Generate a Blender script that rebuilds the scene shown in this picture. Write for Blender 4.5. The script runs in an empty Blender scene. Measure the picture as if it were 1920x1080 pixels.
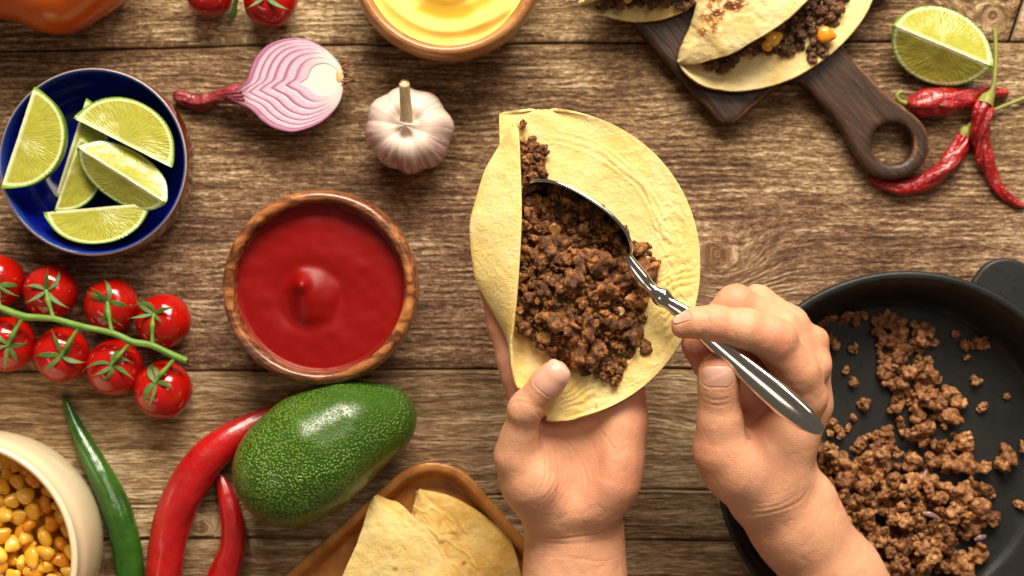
import bpy, math, random
import numpy as np
import openvdb as vdb

S = 0.00027          # metres per unit (one unit = one photo pixel on the table plane)
D = 2800.0           # camera height in units
sc = bpy.context.scene
COL = sc.collection

# ------------------------------------------------------------------ camera
cam = bpy.data.cameras.new('camera')
cam.lens = 36.0 * D / 1920.0; cam.sensor_width = 36.0
cam.clip_start = 0.02; cam.clip_end = 50
cam.dof.use_dof = True; cam.dof.focus_distance = (D - 300) * S; cam.dof.aperture_fstop = 7.0
co = bpy.data.objects.new('camera', cam); co.location = (0, 0, D * S); COL.objects.link(co)
sc.camera = co

# ------------------------------------------------------------------ world, lamps, exposure
w = bpy.data.worlds.new('World'); sc.world = w; w.use_nodes = True
bg = w.node_tree.nodes['Background']; bg.inputs[0].default_value = (1.0, 0.82, 0.64, 1); bg.inputs[1].default_value = 0.125
def area(name, loc, target, size, sizey, power, color):
    l = bpy.data.lights.new(name, 'AREA'); l.shape = 'RECTANGLE'; l.size = size; l.size_y = sizey
    l.energy = power; l.color = color
    o = bpy.data.objects.new(name, l); o.location = loc
    import mathutils
    o.rotation_euler = (mathutils.Vector(target) - mathutils.Vector(loc)).to_track_quat('-Z', 'Y').to_euler()
    COL.objects.link(o); return o
area('key_softbox', (0.10, 1.12, 0.88), (0.0, 0.0, 0.0), 1.05, 0.60, 47.5, (1.0, 0.905, 0.76))
area('fill_softbox', (-0.75, -0.55, 1.0), (0, 0, 0), 0.45, 0.30, 1.1, (1.0, 0.82, 0.66))
area('added_top_fill', (0.55, 0.60, 1.60), (0.0, 0.0, 0.0), 0.6, 0.5, 4.0, (1.0, 0.88, 0.74))  # added overhead fill: brightens reflections in the spoon and lifts the shadows
sc.view_settings.view_transform = 'Standard'; sc.view_settings.look = 'None'
sc.view_settings.exposure = 0.0; sc.view_settings.gamma = 1.0
sc.cycles.use_denoising = True
sc.cycles.max_bounces = 7; sc.cycles.transmission_bounces = 3
sc.cycles.caustics_reflective = False; sc.cycles.caustics_refractive = False

rng = np.random.default_rng(7); random.seed(7)

# ------------------------------------------------------------------ numeric helpers
def W(px, py, z=0.0):
    k = (D - z) / D
    return np.array([(px - 960.0) * k, (540.0 - py) * k, z], dtype=np.float64)
def K(z): return (D - z) / D
def Ws(pts): return np.array([W(*p) for p in pts])
def back(V):
    k = D / (D - V[:, 2]); return V[:, 0] * k + 960, 540 - V[:, 1] * k

_perm = np.random.default_rng(3).random((64, 64, 64)).astype(np.float32)
def vn(x, y, z):
    x = np.asarray(x, dtype=np.float64); y = np.asarray(y, dtype=np.float64) + 0 * x; z = np.asarray(z, dtype=np.float64) + 0 * x
    xi = np.floor(x).astype(int); yi = np.floor(y).astype(int); zi = np.floor(z).astype(int)
    fx = x - xi; fy = y - yi; fz = z - zi
    fx = fx * fx * (3 - 2 * fx); fy = fy * fy * (3 - 2 * fy); fz = fz * fz * (3 - 2 * fz)
    r = 0
    for a in (0, 1):
        for b in (0, 1):
            for c in (0, 1):
                r = r + _perm[(xi + a) & 63, (yi + b) & 63, (zi + c) & 63] * (fx if a else 1 - fx) * (fy if b else 1 - fy) * (fz if c else 1 - fz)
    return r * 2 - 1
def fbm(x, y, z, o=3):
    r = 0; a = 1.0
    for i in range(o):
        r = r + a * vn(x * 2 ** i + 17 * i, y * 2 ** i + 5 * i, z * 2 ** i); a *= 0.5
    return r
def catmull(P, n):
    P = np.asarray(P, float); m = len(P)
    Q = np.vstack([2 * P[0] - P[1], P, 2 * P[-1] - P[-2]])
    t = np.linspace(0, m - 1 - 1e-9, n); i = t.astype(int); f = (t - i)[:, None]
    p0, p1, p2, p3 = Q[i], Q[i + 1], Q[i + 2], Q[i + 3]
    return 0.5 * (2 * p1 + (p2 - p0) * f + (2 * p0 - 5 * p1 + 4 * p2 - p3) * f ** 2 + (3 * p1 - p0 - 3 * p2 + p3) * f ** 3)
def sstep(a, b, x):
    t = np.clip((x - a) / (b - a), 0, 1); return t * t * (3 - 2 * t)

# ------------------------------------------------------------------ signed distance modelling
class Field:
    def __init__(s, lo, hi, h):
        s.lo = np.array(lo, float); s.h = h
        s.n = np.ceil((np.array(hi) - s.lo) / h).astype(int) + 1
        s.ax = [(s.lo[i] + h * np.arange(s.n[i])).astype(np.float32) for i in range(3)]
        s.D = np.full(s.n, 60.0, np.float32)
    def box(s, lo, hi):
        sl = []; g = []
        for i in range(3):
            a = max(0, int((lo[i] - s.lo[i]) / s.h) - 1); b = min(s.n[i], int((hi[i] - s.lo[i]) / s.h) + 2)
            a = min(a, s.n[i]); b = max(b, a)
            sl.append(slice(a, b)); g.append(s.ax[i][a:b])
        return tuple(sl), g[0][:, None, None], g[1][None, :, None], g[2][None, None, :]
    def put(s, sl, d, k, sub=False):
        if d.size == 0: return
        c = s.D[sl]
        if sub:
            m = -d; hh = np.maximum(k - np.abs(c - m), 0) / max(k, 1e-6)
            s.D[sl] = np.maximum(c, m) + hh * hh * k * .25
        else:
            hh = np.maximum(k - np.abs(c - d), 0) / max(k, 1e-6)
            s.D[sl] = np.minimum(c, d) - hh * hh * k * .25
    def cone(s, a, b, ra, rb, k=12, sub=False, sq=None):
        a = np.array(a, float); b = np.array(b, float); R = max(ra, rb) * (1.6 if sq else 1) + k + 3 * s.h
        sl, X, Y, Z = s.box(np.minimum(a, b) - R, np.maximum(a, b) + R)
        if X.size * Y.size * Z.size == 0: return
        ab = b - a; L = max(ab @ ab, 1e-6)
        t = np.clip(((X - a[0]) * ab[0] + (Y - a[1]) * ab[1] + (Z - a[2]) * ab[2]) / L, 0, 1)
        dx = X - a[0] - t * ab[0]; dy = Y - a[1] - t * ab[1]; dz = Z - a[2] - t * ab[2]
        if sq: dz = dz / sq
        d = np.sqrt(dx * dx + dy * dy + dz * dz) - (ra + (rb - ra) * t)
        s.put(sl, d.astype(np.float32), k, sub)
    def chain(s, pts, k=12, sub=False, sq=None):
        """pts: (px, py, z, r) in photo pixels"""
        for p, q in zip(pts[:-1], pts[1:]):
            s.cone(W(*p[:3]), W(*q[:3]), p[3] * K(p[2]), q[3] * K(q[2]), k, sub, sq)
    def ell(s, c, r, k=10, rot=None, sub=False):
        c = np.array(c, float); r = np.array(r, float); R = max(r) + k + 3 * s.h
        sl, X, Y, Z = s.box(c - R, c + R)
        if X.size * Y.size * Z.size == 0: return
        x, y, z = X - c[0], Y - c[1], Z - c[2]
        if rot is not None:
            x, y, z = [rot[0][i] * x + rot[1][i] * y + rot[2][i] * z for i in range(3)]
        q = np.sqrt((x / r[0]) ** 2 + (y / r[1]) ** 2 + (z / r[2]) ** 2)
        d = (q - 1) * min(r) * 0.9 + 0 * q
        s.put(sl, d.astype(np.float32), k, sub)
    def mesh(s, iso=0.0):
        A = s.D.copy()
        A[0], A[-1], A[:, 0], A[:, -1], A[:, :, 0], A[:, :, -1] = 5, 5, 5, 5, 5, 5
        g = vdb.FloatGrid(60.0); g.copyFromArray(A)
        P, Q = g.convertToQuads(iso)
        P = np.asarray(P, float) * s.h + s.lo
        return P, np.asarray(Q, int)[:, ::-1]

def vnormals(V, F):
    F = np.asarray(F); n = np.cross(V[F[:, 2]] - V[F[:, 0]], V[F[:, -1]] - V[F[:, 1]]) if F.shape[1] == 4 else np.cross(V[F[:, 1]] - V[F[:, 0]], V[F[:, 2]] - V[F[:, 0]])
    N = np.zeros_like(V)
    for i in range(F.shape[1]): np.add.at(N, F[:, i], n)
    return N / np.maximum(np.linalg.norm(N, axis=1, keepdims=True), 1e-9)
def orient(V, F):
    """make a closed mesh face outwards"""
    F = np.asarray(F); a, b, c = V[F[:, 0]], V[F[:, 1]], V[F[:, 2]]
    v = np.einsum('ij,ij->', a - V.mean(0), np.cross(b - V.mean(0), c - V.mean(0)))
    return F if v > 0 else F[:, ::-1]
def relax(V, F, it=2, lam=0.5):
    F = np.asarray(F)
    for _ in range(it):
        acc = np.zeros_like(V); cnt = np.zeros(len(V))
        for i in range(4):
            a = F[:, i]; b = F[:, (i + 1) % 4]
            np.add.at(acc, a, V[b]); np.add.at(acc, b, V[a]); np.add.at(cnt, a, 1); np.add.at(cnt, b, 1)
        V = V + lam * (acc / np.maximum(cnt, 1)[:, None] - V)
    return V

# ------------------------------------------------------------------ object helpers
ORG = {}
def mkmesh(name, V, F, mat, attrs=None, smooth=True):
    me = bpy.data.meshes.new(name)
    V = np.asarray(V, float) * S
    if isinstance(F, np.ndarray):
        k = F.shape[1]; me.vertices.add(len(V)); me.vertices.foreach_set('co', V.astype(np.float32).ravel())
        me.loops.add(F.size); me.loops.foreach_set('vertex_index', F.astype(np.int32).ravel())
        me.polygons.add(len(F)); me.polygons.foreach_set('loop_start', np.arange(0, F.size, k, dtype=np.int32))
        me.update(calc_edges=True); me.validate()
    else:
        me.from_pydata(V.tolist(), [], F); me.update()
    if smooth: me.polygons.foreach_set('use_smooth', np.ones(len(me.polygons), bool))
    if attrs:
        for n, a in attrs.items():
            a = np.asarray(a, np.float32)
            if a.ndim == 1:
                me.attributes.new(n, 'FLOAT', 'POINT').data.foreach_set('value', a)
            else:
                me.attributes.new(n, 'FLOAT_VECTOR', 'POINT').data.foreach_set('vector', a.ravel())
    if mat: me.materials.append(mat)
    return me
def tag(o, label=None, cat=None, group=None, kind=None):
    if label: o['label'] = label
    if cat: o['category'] = cat
    if group: o['group'] = group
    if kind: o['kind'] = kind
    return o
def empty(name, at, label=None, cat=None, group=None, kind=None):
    o = bpy.data.objects.new(name, None); o.empty_display_size = 0.01
    o.location = np.array(at) * S; COL.objects.link(o); ORG[o.name] = np.array(at, float)
    return tag(o, label, cat, group, kind)
def obj(name, V, F, mat, parent=None, attrs=None, smooth=True, origin=None):
    V = np.asarray(V, float)
    if parent is not None: base = ORG[parent.name]
    elif origin is not None: base = np.array(origin, float)
    else: base = np.array([V[:, 0].mean(), V[:, 1].mean(), V[:, 2].min()])
    me = mkmesh(name, V - base, F, mat, attrs, smooth)
    o = bpy.data.objects.new(name, me); COL.objects.link(o)
    if parent is not None: o.parent = parent; ORG[o.name] = base
    else: o.location = base * S; ORG[o.name] = base
    return o
def inst(name, me, at, scale, rot, parent=None):
    """an object sharing mesh data; at in units, scale in units per mesh unit"""
    o = bpy.data.objects.new(name, me); COL.objects.link(o)
    p = np.array(at, float)
    if parent is not None: o.parent = parent; p = p - ORG[parent.name]
    o.location = p * S; o.rotation_euler = rot
    o.scale = scale if hasattr(scale, '__len__') else (scale,) * 3
    return o

def gridfaces(nu, nv, wrapu=False, wrapv=False):
    i = np.arange(nu if wrapu else nu - 1); j = np.arange(nv if wrapv else nv - 1)
    I, J = np.meshgrid(i, j, indexing='ij'); I2 = (I + 1) % nu; J2 = (J + 1) % nv
    return np.stack([I * nv + J, I2 * nv + J, I2 * nv + J2, I * nv + J2], -1).reshape(-1, 4)
def lathe(prof, c, n=96, wob=0.0):
    """prof: list (r, z) in units; c: world centre (x, y)"""
    P = catmull(prof, len(prof) * 6); th = np.linspace(0, 2 * math.pi, n, endpoint=False)
    R = np.maximum(P[:, 0], 0.01)[None, :] * (1 + wob * np.sin(2 * th + 1))[:, None]
    X = c[0] + R * np.cos(th)[:, None]; Y = c[1] + R * np.sin(th)[:, None]; Z = np.broadcast_to(P[:, 1], X.shape)
    V = np.stack([X, Y, Z], -1).reshape(-1, 3)
    return V, gridfaces(n, len(P), wrapu=True)
def tube(P, R, n=16, dense=None, cap=True, noise=None, flat=1.0, seed=0):
    """swept tube with rounded ends. P: (m,3) world units, R radii -> V, F, uvw(t, theta)"""
    P = np.asarray(P, float); R = np.asarray(R, float)
    m = dense or len(P) * 8
    Q = catmull(P, m); r = np.maximum(catmull(np.stack([R, R], 1), m)[:, 0], 0.05)
    T = np.gradient(Q, axis=0); T /= np.linalg.norm(T, axis=1, keepdims=True)
    N = np.zeros_like(T); up = np.array([0, 0, 1.0])
    if abs(T[0] @ up) > .9: up = np.array([1.0, 0, 0])
    a = up - (up @ T[0]) * T[0]; a /= np.linalg.norm(a)
    for i in range(m):
        a = a - (a @ T[i]) * T[i]; a /= np.linalg.norm(a); N[i] = a
    B = np.cross(T, N)
    th = np.linspace(0, 2 * math.pi, n, endpoint=False)
    V = Q[:, None, :] + r[:, None, None] * (np.cos(th)[None, :, None] * N[:, None, :] * flat + np.sin(th)[None, :, None] * B[:, None, :])
    if noise is not None:
        V = V + noise(Q, r, th)[:, :, None] * (np.cos(th)[None, :, None] * N[:, None, :] + np.sin(th)[None, :, None] * B[:, None, :])
    V = V.reshape(-1, 3); F = gridfaces(m, n, wrapv=True).tolist()
    tt = np.repeat(np.linspace(0, 1, m), n); tth = np.tile(th, m)
    if cap:
        e0 = Q[0] - T[0] * r[0] * .6; e1 = Q[-1] + T[-1] * r[-1] * .6
        V = np.vstack([V, e0, e1]); i0 = len(V) - 2; i1 = len(V) - 1
        for j in range(n):
            F.append([i0, (j + 1) % n, j]); F.append([i1, (m - 1) * n + j, (m - 1) * n + (j + 1) % n])
        tt = np.append(tt, [0, 1]); tth = np.append(tth, [0, 0])
    F = [f[::-1] for f in F]
    return V, F, np.stack([tt, np.cos(tth), np.sin(tth)], 1)
def prisml(top, z0, z1, bevel):
    pass

# ------------------------------------------------------------------ material helper
class M:
    def __init__(s, name):
        s.m = bpy.data.materials.new(name); s.m.use_nodes = True; s.t = s.m.node_tree; s.b = s.t.nodes['Principled BSDF']
    def n(s, typ, **kw):
        n = s.t.nodes.new(typ)
        for k, v in kw.items(): setattr(n, k, v)
        return n
    def L(s, a, b): s.t.links.new(a, b)
    def set(s, sock, v):
        if isinstance(v, bpy.types.NodeSocket): s.L(v, sock)
        elif v is not None:
            if hasattr(v, '__len__') and len(sock.default_value) == 4 and len(v) == 3: v = (*v, 1)
            sock.default_value = v
    def math(s, op, a, b=None, c=None, clamp=False):
        n = s.n('ShaderNodeMath', operation=op, use_clamp=clamp)
        for i, v in enumerate((a, b, c)):
            if v is not None: s.set(n.inputs[i], v)
        return n.outputs[0]
    def vec(s, op, a, b=None, out=0):
        n = s.n('ShaderNodeVectorMath', operation=op); s.set(n.inputs[0], a)
        if b is not None: s.set(n.inputs[3] if op == 'SCALE' else n.inputs[1], b)
        return n.outputs[out]
    def comb(s, x, y, z=0.0):
        n = s.n('ShaderNodeCombineXYZ')
        for i, v in enumerate((x, y, z)): s.set(n.inputs[i], v)
        return n.outputs[0]
    def sep(s, v):
        n = s.n('ShaderNodeSeparateXYZ'); s.L(v, n.inputs[0]); return n.outputs
    def pos(s, kind='Object'):
        """coordinates in units"""
        t = s.n('ShaderNodeTexCoord'); return s.vec('SCALE', t.outputs[kind], 1 / S)
    def attr(s, name, fac=True):
        a = s.n('ShaderNodeAttribute'); a.attribute_name = name; return a.outputs['Fac' if fac else 'Vector']
    def rand(s): return s.n('ShaderNodeObjectInfo').outputs['Random']
    def noise(s, v, scale=1.0, det=3.0, rough=0.5, dist=0.0):
        n = s.n('ShaderNodeTexNoise'); s.L(v, n.inputs['Vector']); n.inputs['Scale'].default_value = scale
        n.inputs['Detail'].default_value = det; n.inputs['Roughness'].default_value = rough; n.inputs['Distortion'].default_value = dist
        return n.outputs['Fac']
    def voro(s, v, scale, feature='F1', out='Distance', rnd=1.0):
        n = s.n('ShaderNodeTexVoronoi', feature=feature); s.L(v, n.inputs['Vector']); n.inputs['Scale'].default_value = scale
        n.inputs['Randomness'].default_value = rnd; return n.outputs[out]
    def ramp(s, f, stops, interp='LINEAR'):
        n = s.n('ShaderNodeValToRGB'); s.set(n.inputs[0], f); e = n.color_ramp; e.interpolation = interp
        while len(e.elements) < len(stops): e.elements.new(0.5)
        for el, (p, c) in zip(e.elements, stops):
            el.position = p; el.color = (*c, 1) if hasattr(c, '__len__') else (c, c, c, 1)
        return n.outputs[0]
    def mix(s, f, a, b, mode='MIX'):
        n = s.n('ShaderNodeMix', data_type='RGBA', blend_type=mode); s.set(n.inputs[0], f)
        s.set(n.inputs[6], a); s.set(n.inputs[7], b); return n.outputs[2]
    def remap(s, v, a, b, c=0.0, d=1.0):
        n = s.n('ShaderNodeMapRange'); s.set(n.inputs[0], v)
        for i, x in enumerate((a, b, c, d)): n.inputs[i + 1].default_value = x
        return n.outputs[0]
    def bump(s, h, dist, strength=1.0, normal=None):
        n = s.n('ShaderNodeBump'); s.L(h, n.inputs['Height']); n.inputs['Distance'].default_value = dist * S
        n.inputs['Strength'].default_value = strength
        if normal is not None: s.L(normal, n.inputs['Normal'])
        return n.outputs[0]
    def out(s, col=None, rough=None, spec=None, normal=None, metal=None, sss=None, sssr=(1, .4, .2), ssss=None, coat=None, coatr=None, trans=None):
        b = s.b.inputs
        s.set(b['Base Color'], col); s.set(b['Roughness'], rough)
        if spec is not None: s.set(b['Specular IOR Level'], spec)
        if normal is not None: s.L(normal, b['Normal'])
        if metal is not None: b['Metallic'].default_value = metal
        if sss is not None:
            s.set(b['Subsurface Weight'], sss); b['Subsurface Radius'].default_value = sssr; b['Subsurface Scale'].default_value = (ssss or 8) * S
        if coat is not None: b['Coat Weight'].default_value = coat; b['Coat Roughness'].default_value = coatr or .1
        if trans is not None: b['Transmission Weight'].default_value = trans
        return s.m

def U(px, py):   # table-plane coordinates
    return px - 960.0, 540.0 - py

def wood_table(name, light, grey, knots=(), fine=1.0, rows=.0, con=1.0):
    m = M(name); P = m.pos(); x, y, z = m.sep(P)
    warp = m.noise(m.comb(m.math('MULTIPLY', x, .0016), m.math('MULTIPLY', y, .004), z), 1, 1, .3)
    g = m.math('ADD', y, m.math('MULTIPLY', m.math('SUBTRACT', warp, .5), 30))
    warp2 = m.noise(m.comb(m.math('MULTIPLY', x, .012), m.math('MULTIPLY', y, .03)), 1, 2, .5)
    g = m.math('ADD', g, m.math('MULTIPLY', m.math('SUBTRACT', warp2, .5), 6))
    knotmask = None
    for (kx, ky, R, asp) in knots:
        ux, uy = U(kx, ky)
        dx = m.math('MULTIPLY', m.math('SUBTRACT', x, ux), 1 / asp); dy = m.math('SUBTRACT', y, uy)
        r = m.math('SQRT', m.math('ADD', m.math('MULTIPLY', dx, dx), m.math('MULTIPLY', dy, dy)))
        r = m.math('ADD', r, m.math('MULTIPLY', m.math('SUBTRACT', warp2, .5), R * .45))
        wgt = m.math('EXPONENT', m.math('MULTIPLY', m.math('POWER', m.math('DIVIDE', r, R), 2.0), -1.0))
        g2 = m.math('ADD', m.math('MULTIPLY', r, 1.0), uy + 31)
        n = m.n('ShaderNodeMix', data_type='FLOAT'); m.set(n.inputs[0], wgt); m.L(g, n.inputs[2]); m.L(g2, n.inputs[3]); g = n.outputs[0]
        km = m.remap(r, R * .42, R * .20, 0, 1)
        knotmask = km if knotmask is None else m.math('MAXIMUM', knotmask, km)
    def nz(a, b, det, rough, dist=0, off=0.0):
        return m.noise(m.comb(m.math('MULTIPLY', x, a), m.math('MULTIPLY', g, b), m.math('ADD', m.math('MULTIPLY', z, .02), off)), 1, det, rough, dist)
    streak = nz(.0085 * fine, .105, 2, .5, .15)
    dash = nz(.022 * fine, .13, 3, .6, .3, 2.0)
    fleck = nz(.085 * fine, .23, 3, .7, .2, 4.0)
    fibre = nz(.006, .45, 4, .6, 0, 8.0)
    band = nz(.0022, .032, 3, .55, 0, 12.0)
    big = m.noise(m.comb(m.math('MULTIPLY', x, .0035), m.math('MULTIPLY', y, .007)), 1, 3, .5)
    v = m.math('ADD', m.math('MULTIPLY', dash, .18), m.math('MULTIPLY', fibre, .12))
    v = m.math('ADD', v, m.math('MULTIPLY', band, .14)); v = m.math('ADD', v, m.math('MULTIPLY', fleck, .41)); v = m.math('ADD', v, m.math('MULTIPLY', streak, .20))
    if rows:
        ph = m.math('ADD', m.math('MULTIPLY', g, .56), m.math('MULTIPLY', m.noise(m.comb(m.math('MULTIPLY', x, .006), m.math('MULTIPLY', y, .012), 3.0), 1, 2), 16))
        msk = m.remap(m.noise(m.comb(m.math('MULTIPLY', x, .0045), m.math('MULTIPLY', y, .008), 7.0), 1, 2), .40, .62)
        v = m.math('ADD', v, m.math('MULTIPLY', m.math('MULTIPLY', m.math('SINE', ph), rows), msk))
    v = m.math('ADD', v, m.math('MULTIPLY', m.math('SUBTRACT', big, .5), .24))
    v = m.math('ADD', m.math('MULTIPLY', m.math('SUBTRACT', v, .5), con), .5 + light)
    redz = m.math('MULTIPLY', m.remap(y, 230, 130, 0, 1), m.remap(y, -150, -140, 0, 1))
    v = m.math('SUBTRACT', v, m.math('MULTIPLY', redz, .012))
    c = m.ramp(v, [(.33, (.043, .019, .009)), (.43, (.112, .050, .025)), (.50, (.200, .100, .050)), (.57, (.33, .188, .100)), (.66, (.64, .46, .29))])
    c2 = m.ramp(v, [(.33, (.046, .024, .009)), (.43, (.125, .068, .026)), (.50, (.225, .132, .054)), (.57, (.37, .235, .108)), (.66, (.68, .51, .30))])
    c = m.mix(m.math('MULTIPLY', m.math('SUBTRACT', 1.0, m.math('MULTIPLY', redz, .75)), m.remap(big, .35, .65, grey * .6, grey)), c, c2)
    crack = m.math('MULTIPLY', m.ramp(nz(.0030, .11, 2, .5, 0, 20.0), [(.24, 1.0), (.285, 0.0)]), m.remap(fleck, .38, .5))
    c = m.mix(m.math('MULTIPLY', crack, .8), c, (.020, .011, .006))
    if knotmask is not None:
        kc = m.ramp(m.math('FRACT', m.math('MULTIPLY', m.math('ADD', g, m.math('MULTIPLY', fleck, 12)), .11)), [(0, (.30, .15, .055)), (.5, (.20, .095, .036)), (.9, (.07, .032, .014))])
        c = m.mix(m.math('MULTIPLY', knotmask, .6), c, kc)
    hb = m.math('SUBTRACT', v, m.math('MULTIPLY', crack, .30))
    return m.out(c, m.remap(v, .4, .62, .75, .48), .35, m.bump(hb, 30, .55))

W_TOP = wood_table('weathered_oak', .006, 1.0, [(1862, 30, 60, 1.2)], 1.0, .040, 1.35)
W_MID = wood_table('weathered_oak_broad', -.022, .7, [(1345, 478, 62, 1.25)], 1.0, .040, 1.35)
W_LOW = wood_table('weathered_oak_pale', .028, 1.0, [(373, 993, 20, 1.7), (196, 1062, 34, 1.4)], .42, .0, 1.2)
W_END = wood_table('pale_oak', .08, .2)

# ------------------------------------------------------------------ table
table = empty('table', (0, 0, -70), kind='structure')
def line(pts):
    xs = [p[0] for p in pts]; ys = [p[1] for p in pts]
    return lambda x: np.interp(x, xs, ys)
J = [line([(-900, -420), (2900, -420)]),
     line([(-900, 99), (0, 96), (300, 91), (480, 85), (900, 83), (1100, 80), (1600, 78), (2900, 80)]),
     line([(-900, 700), (0, 697), (400, 696), (800, 693), (1250, 692), (1900, 700), (2900, 700)]),
     line([(-900, 944), (0, 946), (165, 946), (270, 947), (420, 940), (700, 936), (940, 928), (1000, 920), (1190, 917), (1350, 920), (2900, 925)]),
     line([(-900, 1012), (180, 1013), (480, 1009), (800, 1014), (1190, 1013), (1400, 1015), (2900, 1015)]),
     line([(-900, 1500), (2900, 1500)])]
def plank(x0, x1, ya, yb, mat, slant=None, zoff=0.0, gap=2.0):
    nx = int((x1 - x0) / 12) + 2; xs = np.linspace(x0, x1, nx)
    prof = [(-1, -60), (-1, -8), (0, -3.2), (2, -1.0), (5, 0)]
    ta = [0.0]
    rows = []
    a = ya(xs) + gap + 0.8 * vn(xs * .03, 3.3, zoff); b = yb(xs) - gap + 0.8 * vn(xs * .03, 9.3, zoff)
    for o, z in prof: rows.append((a + o, np.full(nx, z)))
    for t in np.linspace(0.03, .97, 14):
        yy = a + (b - a) * t; rows.append((yy, 0.9 * vn(xs * .006, yy * .03, zoff)))
    for o, z in prof[::-1]: rows.append((b - o, np.full(nx, z)))
    Y = np.array([r[0] for r in rows]); Z = np.array([r[1] for r in rows]) + zoff
    X = np.broadcast_to(xs, Y.shape).copy()
    if slant: X = X + slant(X, Y)
    V = np.stack([X - 960, 540 - Y, Z], -1).reshape(-1, 3)
    F = gridfaces(len(rows), nx)[:, ::-1].tolist()
    n = len(rows)
    F.append([i * nx for i in range(n)]); F.append([i * nx + nx - 1 for i in range(n)][::-1])
    F.append([j for j in range(nx)][::-1] + [(n - 1) * nx + j for j in range(nx)])
    o = obj('plank', V, F, mat, table)
    return o
def sl1(X, Y): return sstep(1500, 1889, X) * (-(Y - 80) * .33)
def sl2(X, Y): return (1 - sstep(1895, 2300, X)) * (-(Y - 80) * .33)
plank(-900, 1888, J[0], J[1], W_TOP, sl1, 0.0)
plank(1897, 2900, J[0], J[1], W_END, sl2, 3.0)
plank(-900, 2900, J[1], J[2], W_MID, None, .6)
plank(-900, 2900, J[2], J[3], W_LOW, None, 0.0, 1.2)
plank(-900, 2900, J[3], J[4], W_LOW, None, .4, 1.3)
plank(-900, 2900, J[4], J[5], W_LOW, None, -.4, 1.4)
bxV = np.array([(x, y, z) for x in (-1860, 1940) for y in (-960, 960) for z in (-70, -61)], float)
bxF = [[0, 1, 3, 2], [4, 6, 7, 5], [0, 4, 5, 1], [2, 3, 7, 6], [0, 2, 6, 4], [1, 5, 7, 3]]
mm = M('gap_blocker_dark'); obj('gap_light_blocker', bxV, bxF, mm.out((.02, .012, .008), .8), table, smooth=False)  # added dark sheet below the planks, blocks background light through the gaps

# ------------------------------------------------------------------ wood for dishes
def dish_wood(name, stops, rough=.3, ax=(0.02, .11, .02), bumpd=2.0, coat=.3):
    m = M(name); P = m.pos(); x, y, z = m.sep(P)
    d = m.noise(m.comb(m.math('MULTIPLY', x, .012), m.math('MULTIPLY', y, .012), m.math('MULTIPLY', z, .012)), 1, 2)
    v = m.comb(m.math('ADD', m.math('MULTIPLY', x, ax[0]), m.math('MULTIPLY', d, 2)), m.math('MULTIPLY', y, ax[1]), m.math('MULTIPLY', z, ax[2]))
    a = m.noise(v, 1, 4, .6, .4); b = m.noise(v, 4.0, 3, .6)
    f = m.math('ADD', m.math('MULTIPLY', a, .75), m.math('MULTIPLY', b, .25))
    c = m.ramp(f, stops)
    return m.out(c, rough, .5, m.bump(f, bumpd, .5), coat=coat, coatr=.18)
W_BOWL = dish_wood('acacia_wood', [(.34, (.055, .018, .008)), (.46, (.16, .050, .018)), (.55, (.36, .13, .04)), (.68, (.55, .24, .08))], .26, (.010, .040, .055))
W_BOWL2 = dish_wood('warm_beech_wood', [(.3, (.26, .095, .028)), (.5, (.42, .18, .055)), (.7, (.55, .27, .10))], .32, (.012, .03, .07))
W_TRAY = dish_wood('olive_wood_tray', [(.30, (.26, .085, .016)), (.5, (.44, .17, .036)), (.72, (.60, .28, .07))], .34, (.022, .010, .03), coat=.1)
def _db():
    m = M('dark_walnut_board'); P = m.pos(); x, y, z = m.sep(P)
    wear = m.attr('wear'); u = m.math('ADD', m.math('MULTIPLY', x, .66), m.math('MULTIPLY', y, -.75)); v = m.math('ADD', m.math('MULTIPLY', x, .75), m.math('MULTIPLY', y, .66))
    f = m.noise(m.comb(m.math('MULTIPLY', u, .012), m.math('MULTIPLY', v, .09), m.math('MULTIPLY', z, .05)), 1, 5, .6, .3)
    sp = m.noise(m.comb(m.math('MULTIPLY', u, .06), m.math('MULTIPLY', v, .3), z), 1, 3, .7)
    c = m.ramp(f, [(.3, (.020, .010, .006)), (.52, (.044, .020, .011)), (.7, (.085, .040, .021))])
    geo = m.n('ShaderNodeNewGeometry').outputs['Pointiness']
    c = m.mix(m.math('MULTIPLY', m.math('MULTIPLY', wear, m.remap(m.noise(P, .014, 2), .46, .60, .12, 1)), m.remap(sp, .38, .60)), c, (.36, .155, .065))
    c = m.mix(m.remap(sp, .60, .78, 0, .45), c, (.19, .085, .045))
    return m.out(c, m.remap(sp, .3, .7, .5, .34), .4, m.bump(f, 5, .5))
W_DARK = _db()

# ------------------------------------------------------------------ food and skin materials
def skin():
    m = M('skin'); P = m.pos()
    a = m.noise(P, .012, 3, .5); f = m.noise(P, .35, 4, .65); red = m.attr('red')
    c = m.ramp(a, [(.3, (.69, .325, .180)), (.7, (.82, .435, .255))])
    c = m.mix(red, c, (.58, .185, .11))
    c = m.mix(m.remap(m.noise(P, .06, 3, .6), .45, .75, 0, .30), c, (.70, .26, .17)); c = m.mix(m.remap(m.noise(P, .03, 4, .7), .55, .75, 0, .22), c, (.62, .34, .24)); c = m.mix(m.remap(f, .55, .75, 0, .18), c, (.86, .60, .46))
    v = m.voro(P, .42, out='Distance')
    h = m.math('ADD', m.math('MULTIPLY', v, .5), m.math('MULTIPLY', f, .8))
    return m.out(c, m.remap(f, .3, .7, .38, .58), .42, m.bump(h, 1.1, .75), sss=.30, sssr=(1, .32, .16), ssss=9)
SKIN = skin()
def nail():
    m = M('fingernail_keratin'); P = m.pos()
    c = m.mix(m.attr('tip'), (.70, .38, .28), (.76, .47, .36))
    return m.out(c, .27, .5, m.bump(m.noise(P, .08, 2), .5, .3), sss=.3, ssss=8)
NAIL = nail()
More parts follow.
